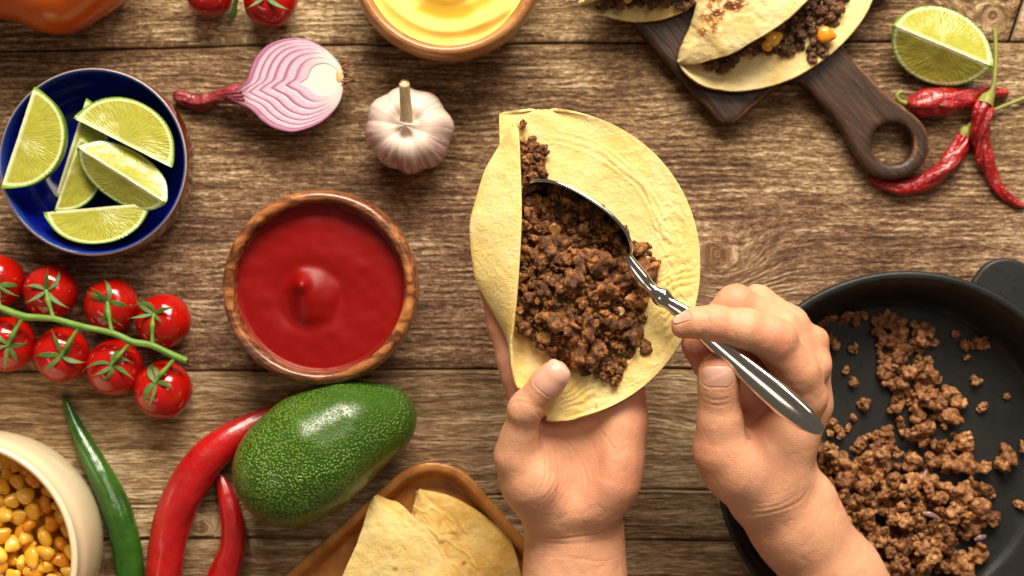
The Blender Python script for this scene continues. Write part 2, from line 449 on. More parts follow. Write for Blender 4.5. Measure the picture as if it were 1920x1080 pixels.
def tort(name='tortilla_dough', base=(.85, .665, .29), tint=(.82, .57, .16)):
    m = M(name); P = m.pos()
    a = m.noise(P, .016, 4, .6); b = m.noise(P, .09, 4, .6, .6); t = m.attr('toast')
    c = m.mix(m.remap(a, .38, .68), base, tint)
    c = m.mix(m.remap(b, .52, .72, 0, .40), c, (.94, .80, .48))
    sp = m.math('MULTIPLY', m.remap(m.noise(P, .19, 3, .6), .63, .70), .55)
    c = m.mix(m.math('MULTIPLY', sp, m.remap(a, .45, .6)), c, (.62, .33, .08))
    c = m.mix(m.remap(t, .25, .75, 0, .95), c, (.36, .125, .030))
    c = m.mix(m.remap(t, .85, 1.3, 0, .9), c, (.09, .025, .008))
    return m.out(c, .58, .3, m.bump(m.math('ADD', b, m.math('MULTIPLY', m.noise(P, .35, 3, .6), .3)), 3.4, .7), sss=.18, sssr=(1, .7, .3), ssss=7)
TORT = tort()
TORT2 = tort('tortilla_dough_pale', (.80, .64, .32), (.76, .54, .18))
TORT4 = tort('tortilla_dough_toasty', (.80, .60, .25), (.72, .47, .12))
TORT3 = tort('tortilla_dough_golden', (.80, .56, .19), (.70, .41, .075))
def meat(name, cols, rough, coat):
    m = M(name); P = m.pos(); r = m.rand()
    a = m.noise(m.vec('ADD', P, m.comb(m.math('MULTIPLY', r, 90), 0)), .11, 4, .65); b = m.noise(P, .5, 3, .6)
    f = m.math('ADD', a, m.math('MULTIPLY', m.math('SUBTRACT', r, .5), .16))
    c = m.ramp(f, [(.32, cols[0]), (.5, cols[1]), (.68, cols[2])])
    c = m.mix(m.remap(m.noise(P, .22, 3, .7), .62, .70, 0, .5), c, (.50, .30, .13)); return m.out(c, m.remap(b, .35, .65, rough, rough + .28), .45, m.bump(m.math('ADD', a, m.math('MULTIPLY', b, .8)), 4.2, .8), coat=coat, coatr=.22)
MEAT = meat('fried_mince', [(.10, .030, .009), (.30, .115, .034), (.60, .31, .12)], .44, .12)
MEAT2 = meat('seasoned_mince', [(.044, .013, .003), (.18, .058, .011), (.55, .235, .060)], .50, .06)
MEAT3 = meat('stewed_mince', [(.040, .014, .005), (.125, .048, .018), (.27, .125, .050)], .40, .15)
m = M('fried_onion'); ONI = m.out(m.ramp(m.noise(m.pos(), .08, 3), [(.3, (.24, .095, .022)), (.7, (.46, .25, .075))]), .25, .5, sss=.35, ssss=8, coat=.4, coatr=.15)
m = M('onion_skin_shred'); SHRED = m.out((.30, .17, .17), .22, .6, coat=.6)
def corn():
    m = M('corn_kernel_skin'); r = m.rand(); P = m.pos()
    f = m.math('ADD', m.math('MULTIPLY', r, .55), m.math('MULTIPLY', m.noise(P, .05, 2), .5))
    return m.out(m.ramp(f, [(.2, (.74, .27, .012)), (.5, (.84, .42, .028)), (.8, (.92, .60, .09))]), .22, .5, m.bump(m.noise(P, .09, 2), 2, .3), sss=.45, sssr=(1, .5, .1), ssss=12, coat=.4, coatr=.1)
CORN = corn()

# ------------------------------------------------------------------ ground-meat crumb prototypes
def crumb_mesh(seed, mat, elong=1.0):
    r = np.random.default_rng(seed); f = Field((-34, -34, -26), (34, 34, 26), 1.7)
    n = int(r.integers(13, 22))
    for i in range(n):
        d = r.normal(size=3); d /= np.linalg.norm(d); d *= np.array([12.5 * elong, 11, 6.5]) * (r.random() ** .4)
        f.ell(d, r.uniform(3.4, 9.5, 3), 1.8)
    V, F = f.mesh(); F = orient(V, F)
    N = vnormals(V, F)
    V = V + N * (1.9 * fbm(V[:, 0] * .15 + seed, V[:, 1] * .15, V[:, 2] * .15, 2) - 1.0 * np.abs(fbm(V[:, 0] * .33, V[:, 1] * .33 + seed, V[:, 2] * .33, 2)) + .3 * vn(V[:, 0] * .9, V[:, 1] * .9 + seed, V[:, 2] * .9))[:, None]
    return mkmesh('meat_crumb', V, F, mat)
CR = [crumb_mesh(10 + i, MEAT, 1 + .5 * (i % 3)) for i in range(10)]
CR2 = [crumb_mesh(40 + i, MEAT2, 1 + .5 * (i % 3)) for i in range(9)]
CR3 = [crumb_mesh(70 + i, MEAT3, 1.0) for i in range(5)]
def kernel_mesh(seed, mat):
    r = np.random.default_rng(seed); f = Field((-26, -26, -20), (26, 26, 20), 1.8)
    f.ell((-4, 5, 0), (11, 9.5, 8.5), 6); f.ell((-4, -5, 0), (11, 9.5, 8.5), 6); f.ell((7, r.uniform(-2, 2), 0), (10, 6.5, 6), 8)
    f.ell((-13, 0, 0), (5, 6, 5), 5, sub=True) if seed % 2 else None
    V, F = f.mesh(); F = orient(V, F); V = relax(V, F, 2)
    return mkmesh('corn_kernel', V, F, mat)
KR = [kernel_mesh(i, CORN) for i in range(4)]
def rrot(): return (rng.uniform(0, 6.28), rng.uniform(0, 6.28), rng.uniform(0, 6.28))
def rflat(a=.5): return (rng.normal() * a, rng.normal() * a, rng.uniform(0, 6.28))
# ================================================================== HANDS
def box2d(V, c, ang, hl, hw, rr):
    """rounded-box distance in the picture-plane directions of world space"""
    u, v = V[:, 0] - c[0], V[:, 1] - c[1]
    a = u * math.cos(ang) + v * math.sin(ang); b = -u * math.sin(ang) + v * math.cos(ang)
    qx = np.abs(a) - (hl - rr); qy = np.abs(b) - (hw - rr)
    return np.hypot(np.maximum(qx, 0), np.maximum(qy, 0)) + np.minimum(np.maximum(qx, qy), 0) - rr, a, b
def crease(V, N, pts, depth, width, zmin=-1e9):
    """furrow along a polyline given in photo pixels (with z)"""
    P = catmull(Ws(pts), 40); off = np.zeros(len(V))
    lo = P.min(0) - 12; hi = P.max(0) + 12
    k = np.where((V[:, 0] > lo[0]) & (V[:, 0] < hi[0]) & (V[:, 1] > lo[1]) & (V[:, 1] < hi[1]) & (N[:, 2] > -.2) & (V[:, 2] > zmin))[0]
    if len(k) == 0: return off
    d = np.full(len(k), 1e9); tt = np.zeros(len(k))
    for i in range(len(P) - 1):
        a, b = P[i, :2], P[i + 1, :2]; ab = b - a; t = np.clip(((V[k, :2] - a) @ ab) / (ab @ ab + 1e-9), 0, 1)
        q = np.linalg.norm(V[k, :2] - a - t[:, None] * ab, axis=1); m_ = q < d
        d[m_] = q[m_]; tt[m_] = (i + t[m_]) / (len(P) - 1)
    e = np.sin(np.clip(tt, 0.02, .98) * math.pi) ** .6
    off[k] = depth * e * (-np.exp(-(d / width) ** 2) + .35 * np.exp(-((d - 2.2 * width) / width) ** 2))
    return off
def make_hand(name, build, lo, hi, h, nails, creases, reds, label):
    f = Field(lo, hi, h); build(f)
    V, F = f.mesh(); F = orient(V, F); V = relax(V, F, 3, .5)
    N = vnormals(V, F)
    off = np.zeros(len(V))
    for (px, py, z, ang, hl, hw) in nails:
        c = W(px, py, z); d, a, b = box2d(V, c, ang, hl, hw, hw * .5)
        near = (N[:, 2] > .12) & (V[:, 2] > z - 34)
        off += near * (.7 * np.exp(-((d - 2.5) / 3.0) ** 2) * (a < hl * .72) - 1.6 * sstep(2, -2.5, d))
    for cr in creases: off += crease(V, N, *cr)
    off += .35 * fbm(V[:, 0] * .035, V[:, 1] * .035, V[:, 2] * .035, 2)
    off -= .55 * np.clip(1 - 5 * np.abs(fbm(V[:, 0] * .045, V[:, 1] * .020, V[:, 2] * .03, 2)), 0, 1) + .3 * np.clip(1 - 4 * np.abs(fbm(V[:, 0] * .09 + 9, V[:, 1] * .06, V[:, 2] * .08, 2)), 0, 1)
    V2 = V + N * off[:, None]
    red = np.zeros(len(V))
    for (px, py, z, R, s_) in reds:
        red = np.maximum(red, s_ * np.exp(-(np.linalg.norm(V - W(px, py, z), axis=1) / R) ** 2))
    hnd = obj(name, V2, F, SKIN, attrs={'red': red})
    tag(hnd, label, 'hand')
    for (px, py, z, ang, hl, hw) in nails:
        c = W(px, py, z); R = max(hl, hw) + 6
        g = Field(c - [R, R, 46], c + [R, R, 46], 1.15)
        # resample the hand's field around the nail
        ix = [np.clip((g.ax[i] - f.lo[i]) / f.h, 0, f.n[i] - 1.001) for i in range(3)]
        A = f.D
        for i in range(3):
            j = ix[i].astype(int); t = (ix[i] - j).astype(np.float32); sh = [1, 1, 1]; sh[i] = -1
            A = np.take(A, j, i) * (1 - t.reshape(sh)) + np.take(A, j + 1, i) * t.reshape(sh)
        X, Y = g.ax[0][:, None, None] - c[0], g.ax[1][None, :, None] - c[1]
        a = X * math.cos(ang) + Y * math.sin(ang); b = -X * math.sin(ang) + Y * math.cos(ang)
        rr = hw * .5; qx = np.abs(a) - (hl - rr); qy = np.abs(b) - (hw - rr)
        d2 = np.hypot(np.maximum(qx, 0), np.maximum(qy, 0)) + np.minimum(np.maximum(qx, qy), 0) - rr
        lift = .3 + 1.1 * sstep(-hl, hl, a)
        g.D[:] = np.maximum(np.maximum(A - lift, -(A + 5.0)), d2 + 0 * A)
        NV, NF = g.mesh()
        if len(NV) == 0: continue
        keep = NV[:, 2] > c[2] - 40
        NF = orient(NV, NF); NV = relax(NV, NF, 2, .4)
        _, aa, bb = box2d(NV, c, ang, hl, hw, rr)
        nl = obj('fingernail', NV, NF, NAIL, hnd, attrs={'tip': sstep(hl * .66, hl * .8, aa)})
    return hnd, f

# ---- left hand (palm up, under the tortilla, thumb on its edge)
def left(f):
    f.chain([(1040, 990, 160, 56), (1036, 1180, 150, 62), (1030, 1420, 140, 74)], 36)
    f.chain([(1116, 990, 160, 54), (1124, 1180, 150, 60), (1134, 1420, 140, 74)], 36)
    f.chain([(1078, 990, 162, 54), (1080, 1420, 140, 74)], 36)
    f.chain([(1026, 948, 198, 56), (1000, 898, 228, 58), (971, 852, 248, 42)], 30)
    f.chain([(1062, 935, 190, 52), (1070, 860, 190, 50), (1056, 800, 196, 44)], 36)
    f.chain([(1122, 938, 205, 54), (1140, 900, 214, 55), (1152, 850, 214, 50), (1163, 790, 214, 45), (1171, 735, 212, 40)], 28)
    f.chain([(1105, 850, 186, 46), (1112, 740, 192, 40)], 36)
    f.chain([(1020, 880, 206, 44), (1014, 780, 200, 38)], 28)
    # thumb
    f.chain([(967, 857, 250, 39), (974, 818, 264, 32.5), (983, 776, 286, 30.5)], 14)
    f.chain([(983, 769, 290, 33), (990, 762, 292, 33)], 6)
    f.chain([(990, 762, 292, 32), (1014, 733, 303, 29), (1026, 718, 308, 30.5), (1040, 703, 314, 28.5)], 8)
    # fingers under the tortilla; the index one shows at its left edge
    f.chain([(1004, 800, 214, 36), (970, 700, 224, 31), (963, 672, 226, 31.5), (942, 610, 230, 28), (926, 540, 234, 26), (930, 480, 236, 24)], 10)
    f.chain([(1060, 770, 206, 34), (1050, 640, 214, 30), (1035, 520, 220, 28), (1025, 440, 224, 25)], 8)
    f.chain([(1115, 760, 204, 33), (1120, 640, 212, 29), (1112, 530, 218, 27), (1100, 460, 222, 24)], 8)
    f.chain([(1166, 750, 206, 31), (1182, 670, 214, 27), (1186, 600, 220, 24), (1184, 550, 224, 21)], 8)
    # hollow of the palm, tendons of the wrist
    f.ell(W(1086, 858, 262), (34, 62, 26), 26, sub=True)
    f.chain([(1066, 970, 208, 6), (1064, 1060, 205, 6), (1062, 1200, 205, 6)], 16)
    f.chain([(1090, 972, 208, 5), (1092, 1060, 204, 5), (1096, 1200, 204, 5)], 16)
Lc = []
for i, (dx, a, b, z0) in enumerate([(0, 1.0, 2.2, 0), (9, .8, 2, 0), (19, .9, 2, 0), (30, .7, 2, 0), (40, .8, 2, 0), (52, .6, 2, 0)]):
    Lc.append(([(1012 + dx, 812 + i * 3, 240), (1022 + dx * 1.15, 850 + i * 3, 240), (1020 + dx * 1.2, 895, 240), (995 + dx * .9, 935 + i * 2, 240)], .85 * a, 1.6))
Lc += [([(1022, 806, 240), (1075, 842, 240), (1100, 900, 240), (1092, 945, 240)], 1.0, 2.0),
       ([(1120, 800, 240), (1150, 840, 240), (1165, 885, 240)], .7, 2.0),
       ([(985, 1000, 240), (1040, 1014, 250), (1110, 1008, 250), (1172, 990, 240)], 1.1, 1.9),
       ([(990, 1016, 240), (1050, 1026, 250), (1120, 1022, 250), (1172, 1010, 240)], .7, 1.7),
       ([(1000, 1052, 240), (1060, 1050, 250), (1130, 1060, 250), (1176, 1048, 240)], .7, 2.0),
       ([(1004, 770, 300), (1018, 790, 300), (1020, 812, 280)], 1.2, 2.0),
       ([(955, 748, 300), (972, 742, 310), (992, 748, 310)], .9, 1.8), ([(953, 760, 300), (975, 752, 310), (998, 760, 310)], .8, 1.8)]
Lc += [([(1030 + 12 * i, 870 + 10 * i, 240), (1035 + 12 * i, 905 + 8 * i, 240), (1025 + 10 * i, 938 + 6 * i, 240)], .5, 1.5) for i in range(4)]
LH, LF = make_hand('hand', left, W(850, 1420, 60) - 20, W(1300, 400, 300) * [1, 1, 0] + [30, 60, 372], 3.0,
    [(1036, 709, 320, math.atan2(.76, .64), 28, 23)], Lc,
    [(1040, 690, 330, 26, .8), (1020, 760, 290, 26, .35), (1160, 905, 240, 60, .55), (1190, 760, 220, 50, .45), (960, 860, 240, 36, .35), (930, 600, 240, 60, .5), (955, 720, 230, 50, .55)],
    'palm up hand under the soft tortilla with its thumb on the tortilla edge')

# ---- right hand (holds the spoon like a pen)
def right(f):
    f.chain([(1450, 930, 225, 80), (1495, 985, 212, 82), (1566, 1085, 190, 85), (1740, 1360, 140, 108)], 30)
    f.chain([(1512, 918, 232, 42), (1522, 934, 230, 40), (1530, 975, 215, 46)], 18)
    # thumb side
    f.chain([(1428, 905, 252, 74), (1384, 872, 272, 64), (1354, 842, 286, 52)], 30)
    f.chain([(1354, 840, 288, 51), (1350, 790, 304, 41), (1348, 745, 318, 36.5)], 16)
    f.chain([(1348, 745, 318, 37), (1347, 722, 326, 38), (1347, 700, 332, 37), (1346, 698, 332, 35)], 8)
    # heel of the hand and index metacarpal
    f.chain([(1462, 882, 250, 60), (1480, 820, 262, 50), (1500, 765, 280, 42)], 24)
    f.chain([(1440, 880, 246, 52), (1452, 800, 240, 42)], 20)
    # back of the hand behind the index
    f.chain([(1478, 865, 210, 44), (1516, 760, 228, 40), (1518, 690, 238, 40)], 24)
    f.chain([(1466, 860, 176, 46), (1500, 740, 192, 40), (1495, 650, 200, 38)], 24)
    f.chain([(1396, 812, 215, 40), (1420, 770, 212, 38), (1450, 730, 214, 38)], 20)
    # index finger
    f.chain([(1510, 744, 296, 41), (1494, 696, 320, 41), (1455, 646, 346, 40)], 12)
    f.chain([(1458, 636, 354, 38), (1446, 630, 358, 38)], 8)
    f.chain([(1450, 636, 352, 40), (1398, 616, 364, 37.5), (1345, 607, 370, 33)], 9)
    f.chain([(1345, 606, 370, 33), (1338, 605, 370, 33), (1306, 605, 367, 29.5), (1281, 612, 361, 23.5)], 7)
    # middle finger: knuckle shows above the index
    f.chain([(1512, 690, 268, 42), (1460, 618, 288, 38), (1384, 570, 300, 33)], 12)
    f.chain([(1380, 566, 303, 34), (1374, 568, 302, 33)], 6)
    f.chain([(1380, 570, 300, 34), (1330, 612, 288, 31), (1306, 648, 276, 26), (1320, 688, 262, 22)], 9)
    # ring finger
    f.chain([(1514, 672, 246, 42), (1478, 612, 256, 38), (1420, 566, 264, 32)], 12)
    f.chain([(1420, 566, 264, 32), (1376, 640, 232, 30), (1392, 706, 228, 26), (1408, 756, 236, 25)], 7)
    # little finger
    f.chain([(1495, 650, 205, 38), (1450, 606, 205, 32), (1400, 650, 185, 27), (1425, 720, 180, 24)], 12)
    # knuckles and tendons
    for (x, y, z, r) in [(1524, 640, 252, 31), (1529, 684, 276, 31), (1520, 746, 296, 31)]: f.chain([(x, y, z, r), (x - 3, y + 3, z, r)], 9)
    f.chain([(1514, 655, 282, 8), (1480, 632, 302, 8)], 14)
    # the cleft between thumb and palm
    f.chain([(1402, 770, 300, 9), (1398, 812, 304, 7), (1396, 846, 312, 3)], 12, sub=True)
Rc = [([(1402, 968, 300), (1450, 962, 320), (1500, 945, 320), (1520, 920, 310)], 1.2, 1.9),
      ([(1400, 955, 300), (1460, 948, 320), (1512, 922, 320)], .8, 1.6),
      ([(1430, 930, 300), (1475, 922, 320), (1512, 898, 320)], .6, 1.6),
      ([(1448, 612, 380), (1462, 632, 390), (1466, 656, 380)], 1.3, 1.9), ([(1456, 608, 380), (1472, 630, 390), (1474, 660, 380)], 1.2, 1.9),
      ([(1440, 614, 380), (1452, 634, 390), (1454, 656, 380)], .9, 1.7), ([(1466, 610, 380), (1480, 634, 385), (1480, 662, 370)], .7, 1.7),
      ([(1322, 588, 390), (1330, 602, 400), (1330, 618, 390)], .7, 1.7),
      ([(1318, 742, 340), (1340, 750, 350), (1368, 744, 340)], .8, 1.9), ([(1320, 752, 340), (1342, 760, 350), (1370, 755, 340)], .6, 1.9)]
RH, RF = make_hand('hand', right, [230, -760, 20], [700, 60, 420], 3.0,
    [(1345, 706, 356, math.pi / 2, 17, 25), (1276, 595, 368, math.radians(196), 14, 8)], Rc,
    [(1340, 672, 350, 24, .8), (1270, 620, 350, 22, .8), (1455, 640, 385, 32, .55), (1345, 612, 400, 26, .25), (1530, 650, 270, 36, .4), (1530, 745, 290, 36, .4), (1395, 545, 310, 30, .35), (1416, 758, 250, 40, .8), (1330, 850, 300, 50, .35), (1300, 650, 290, 46, .8), (1400, 840, 280, 60, .5)],
    'hand closed round the spoon handle, its forearm crossing the black pan')

# ================================================================== HELD TORTILLA
yk = [206, 212, 240, 276, 319, 374, 417, 463, 525, 570, 618, 644, 690, 725, 750, 770, 785]
xr = [1040, 1090, 1150, 1200, 1238, 1275, 1294, 1309, 1313, 1306, 1287, 1272, 1229, 1190, 1155, 1115, 1055]
xl = [975, 935, 935, 935, 911, 896, 884, 887, 894, 919, 945, 955, 959, 967, 982, 1002, 1030]   # crease / left outline
xf = [976, 937, 972, 974, 976, 978, 978, 976, 972, 968, 962, 958, 961, 969, 984, 1004, 1032]     # free edge of the flap
zf = [0, 4, 30, 40, 46, 52, 56, 56, 54, 50, 42, 34, 26, 16, 8, 4, 2]       # height of the free edge above the sheet
z0k = 268
yc = 497.0
xlo = [1000, 935, 935, 936, 911, 896, 884, 887, 894, 919, 945, 955, 959, 967, 982, 1002, 1030]
ytab = np.arange(190, 800.0)
def smtab(xp, fp, k):
    f_ = np.interp(ytab, xp, fp); kk_ = np.hanning(k + 2)[1:-1]; kk_ /= kk_.sum(); return np.convolve(np.pad(f_, k // 2, 'edge'), kk_, 'valid')
XLO = smtab(yk, xlo, 9); XFt = smtab(yk, xf, 25); ZFt = smtab(yk, zf, 61)
XLF = smtab([219, 276, 319, 374, 417, 463, 525, 570, 618, 644, 690, 725, 785], [969, 937, 911, 895, 883, 885, 893, 918, 945, 955, 959, 967, 1030], 55)
def grid_sheet(ys, fn, ns):
    Vg = np.zeros((len(ys), ns, 3)); A_ = np.zeros((len(ys), ns))
    for i, y in enumerate(ys):
        q = catmull(np.array(fn(y)), 300); dl = np.r_[0, np.cumsum(np.hypot(*np.diff(q, axis=0).T))]
        ss = np.linspace(0, dl[-1], ns); X = np.interp(ss, dl, q[:, 0]); Z = np.interp(ss, dl, q[:, 1]); k = (D - Z) / D
        Vg[i, :, 0] = (X - 960) * k; Vg[i, :, 1] = (540 - y) * k; Vg[i, :, 2] = Z; A_[i] = ss
    return Vg.reshape(-1, 3), gridfaces(len(ys), ns), A_
def xright(y): return 1023 + math.sqrt(max(0, 1 - abs((y - yc) / 291.8) ** 2.05)) * 290
def low_row(y):
    c = z0k; xR = xright(y); xL = float(np.interp(y, ytab, XLO)); xL = xL if y < 290 else float(np.interp(y, ytab, XLF)) * float(sstep(285, 300, y)) + xL * (1 - float(sstep(285, 300, y))); xR = max(xR, xL + 2)
    cup = 14 * float(sstep(0, 1, np.clip((xR - 1080) / 240, 0, 1)))
    w_ = xR - xL
    return [(xR, c + cup + 5), (xR - w_ * .25, c + cup * .5), (xR - w_ * .5, c), (xR - w_ * .75, c - 2), (xL + w_ * .06, c + 1), (xL + 1, c + 2.5)]
def flap_row(y):
    c = z0k; xF = float(np.interp(y, ytab, XFt)); xL = float(np.interp(y, ytab, XLF)); xL += (969 - float(np.interp(219, ytab, XLF))) * float(sstep(276, 219, y))
    zF = float(np.interp(y, ytab, ZFt)); zl = c + 3 + (zF - 3) * float(sstep(280, 219, y)) * .85; w_ = max(xF - xL, 1.0)
    return [(xL, zl), (xL + .4, zl + (c + zF - zl) * .12), (xL + w_ * .22, zl + (c + zF - zl) * .38), (xL + w_ * .5, zl + (c + zF - zl) * .66), (xL + w_ * .78, zl + (c + zF - zl) * .88), (xL + w_, c + zF + 1)]
y1 = 206 + (788.6 - 206) * (0.4 * (0.5 - 0.5 * np.cos(math.pi * np.linspace(0, 1, 250))) + .6 * np.linspace(0, 1, 250))
Va, Fa, Aa = grid_sheet(y1, low_row, 210); Vb, Fb, Ab = grid_sheet(np.linspace(219, 728, 220), flap_row, 60)
V = np.vstack([Va, Vb]); F = np.vstack([Fa, Fb[:, ::-1][:, [0, 1, 2, 3]] * 1 + len(Va)])
F[len(Fa):] = Fb + len(Va)
isflap = np.r_[np.zeros(len(Va)), np.ones(len(Vb))]
N = vnormals(V, F); px, py = back(V)
def ridged(x, y, s): return 1 - np.abs(fbm(x, y, s, 2)) * 2
edge = np.r_[np.minimum(sstep(0, 22, Aa), sstep(0, 22, Aa[:, -1:] - Aa)).ravel(), np.minimum(sstep(0, 16, Ab), sstep(0, 16, Ab[:, -1:] - Ab)).ravel()]
flatmask = sstep(1040, 1120, px)
wr = (1.3 - .6 * isflap) * fbm(px * .012, py * .012, 1.0, 3) + .7 * vn(px * .05, py * .05, 4)
# fine folded wrinkles towards the lower right, a swirl and a long arc crease near the rim
low = sstep(430, 560, py) * sstep(1120, 1190, px) + .8 * sstep(640, 700, py) * sstep(1010, 1100, px)
wx = px + 14 * vn(px * .03, py * .03, 7); wy = py + 14 * vn(px * .03, py * .03, 9)
u_ = (wx * .6 + wy * .8)
de = 291 - np.hypot(px - 1023, py - 497)
wr += np.clip(low, 0, 1) * (1.5 * np.maximum(ridged(wx * .055, wy * .03, 2.2), 0) ** 3 + 1.2 * np.sin(u_ * .42 + 3 * vn(px * .02, py * .02, 1)) * (vn(px * .03, py * .03, 5) > -.1))
for (sx, sy, R) in [(1262, 425, 40), (1264, 512, 32)]:
    qx = px + 16 * vn(px * .04, py * .04, 3) + 7 * vn(px * .1, py * .1, 5); qy = py + 16 * vn(px * .04, py * .04, 6) + 7 * vn(px * .1, py * .1, 8)
    r_ = np.hypot((qx - sx) * 1.2, (qy - sy) * .8); wr += 1.5 * np.exp(-(r_ / R) ** 2) * np.sin(r_ * .34 + 1.0) * (.4 + .8 * np.abs(vn(px * .05, py * .05, 2)))
ra = np.hypot(px - 1010, py - 500); aa = np.degrees(np.arctan2(500 - py, px - 1010))
arc = np.exp(-((ra - 243 - 6 * vn(aa * .08, 1.5, 2)) / 4.0) ** 2) + .7 * np.exp(-((ra - 231 - 6 * vn(aa * .08, 4.5, 2)) / 3.2) ** 2) + .5 * np.exp(-((ra - 255 - 5 * vn(aa * .1, 7.5, 2)) / 3) ** 2)
arc = arc * sstep(16, 34, de) * (isflap < .5)
wr += 2.6 * arc * sstep(88, 70, aa) * sstep(5, 25, aa) * (.6 + .5 * vn(aa * .15, 3, 3))
flip = np.where(N[:, 2:] < 0, -1, 1); V = V + N * flip * (wr * (.1 + .9 * edge) * np.where(isflap > 0, 1, sstep(0, 16, de) * .9 + .1))[:, None]
toast = .34 * arc * sstep(85, 70, aa) * sstep(10, 30, aa) * (N[:, 2] > .4) + .0 * px
o = obj('tortilla', V, F, TORT, attrs={'toast': toast})
sol = o.modifiers.new('thickness', 'SOLIDIFY'); sol.thickness = 4.6 * S; sol.offset = 0
HELD = tag(o, 'soft yellow tortilla half folded over spoonfuls of mince, resting on the open hand', 'tortilla')

# ---- mince inside it
def zmound(px_, py_):
    d = np.hypot((px_ - 1085) / 135., (py_ - 530) / 175.)
    return 276 + 46 * sstep(1.15, .0, d) + 0 * px_
def in_meat(px_, py_):
    L = [(972, 260), (1002, 262), (1026, 270), (1024, 310), (1030, 345), (1075, 365), (1130, 400), (1165, 445), (1210, 460), (1226, 500), (1228, 565), (1200, 610), (1190, 650), (1175, 690), (1160, 712), (1115, 700), (1075, 688), (1040, 680), (1010, 650), (985, 618), (972, 580), (970, 400)]
    ins = False; n = len(L); j = n - 1
    for i in range(n):
        if (L[i][1] > py_) != (L[j][1] > py_) and px_ < (L[j][0] - L[i][0]) * (py_ - L[i][1]) / (L[j][1] - L[i][1]) + L[i][0]: ins = not ins
        j = i
    return ins
fill = empty('mince_filling', W(1085, 530, 276), 'dark browned mince heaped in the open tortilla in the hand, spoon stuck in it', 'mince')
placed = []
cnt = 0
gx, gy = np.meshgrid(np.arange(950, 1240, 3.0), np.arange(256, 720, 3.0), indexing='ij')
msk = np.array([[in_meat(max(a, 974), b) for b in gy[0]] for a in gx[:, 0]], float)
for _ in range(3): msk = (np.roll(msk, 1, 0) + np.roll(msk, -1, 0) + np.roll(msk, 1, 1) + np.roll(msk, -1, 1) + msk) / 5
gz = 263 + (zmound(gx, gy) - 263 - 4) * sstep(.45, 1.0, msk) + 5 * fbm(gx * .06, gy * .06, 3.0, 3) * msk - 6 * (msk < .35)
V = np.stack([(gx - 960) * K(gz), (540 - gy) * K(gz), gz], -1).reshape(-1, 3)
mf = gridfaces(*gx.shape)[:, ::-1]; mf = mf[(msk.ravel()[mf] > .4).all(1)]
obj('mince_bed', V, mf, MEAT2, fill)
for it in range(6000):
    if cnt >= 190: break
    x = rng.uniform(962, 1230); y = rng.uniform(262, 712)
    if not in_meat(x, y): continue
    big_ = rng.random() < .33
    r = (rng.uniform(22, 29) if rng.random() < .22 else rng.uniform(14, 20)) if big_ else rng.uniform(6.5, 12)
    if y < 350 : r = min(r, 11)
    if any((x - a) ** 2 + (y - b) ** 2 < ((r + c) * .60) ** 2 for a, b, c in placed): continue
    placed.append((x, y, r)); cnt += 1
    z = zmound(x, y) + r * .15 + rng.uniform(-2, 5)
    inst('meat_crumb', CR2[rng.integers(len(CR2))], W(x, y, z), r / 17.0, rflat(.6), fill)
for (x, y, r) in [(1122, 492, 30), (1015, 478, 24), (1050, 470, 22), (1085, 448, 20), (1160, 500, 22), (1075, 520, 26), (1140, 548, 24), (1010, 545, 22), (1060, 600, 26), (1105, 610, 22), (1150, 600, 22), (1085, 650, 24), (1030, 590, 20), (1000, 420, 24), (1000, 385, 22), (1190, 560, 20), (1120, 655, 20)]:
    inst('meat_crumb', CR2[rng.integers(len(CR2))], W(x, y, zmound(x, y) + r * .35), (r / 17., r / 18., r / 22.), rflat(.35), fill)
for k in range(150):      # lower layer, keeps the heap closed
    while True:
        x = rng.uniform(955, 1215); y = rng.uniform(275, 700)
        if in_meat(min(max(x, 975), 1220), y): break
    r = rng.uniform(9, 15) if y > 350 else 7
    z = zmound(x, y) - r * .55
    inst('meat_crumb', CR2[rng.integers(len(CR2))], W(x, y, z), r / 17.0, rflat(.6), fill)
for (x, y, r) in [(1172, 434, 9), (1198, 466, 13), (1212, 462, 8), (1216, 496, 13), (1206, 520, 10), (982, 232, 7), (1000, 290, 12), (1014, 300, 10), (985, 280, 8), (1146, 690, 13), (1160, 694, 10), (1098, 700, 7), (1120, 688, 10), (1135, 706, 9), (990, 300, 12), (1012, 322, 12), (1000, 330, 11), (984, 318, 10), (1020, 345, 9)]:
    inst('meat_crumb', CR2[rng.integers(len(CR2))], W(x, y, 274 + r * .5), r / 16.0, rflat(.4), fill)
def onion_dice(at, r, rot, parent):
    f = Field((-16, -16, -12), (16, 16, 12), 1.6); f.ell((-3, 0, 0), (11, 10, 7), 5); f.ell((4, 1, 0), (10, 10, 7), 5)
    V, F = f.mesh(); F = orient(V, F); V = V + vnormals(V, F) * (2.2 * vn(V[:, 0] * .12 + at[0], V[:, 1] * .12, V[:, 2] * .12))[:, None]; V[:, 2] = np.clip(V[:, 2], -5, 5)
    me = mkmesh('onion_dice', V, F, ONI); return inst('onion_dice', me, at, r / 13., rot, parent)
for (x, y, r) in [(1112, 678, 14), (1022, 632, 12), (1160, 585, 9), (1040, 430, 11)]:
    onion_dice(W(x, y, zmound(x, y) + 6), r, rflat(.3), fill)

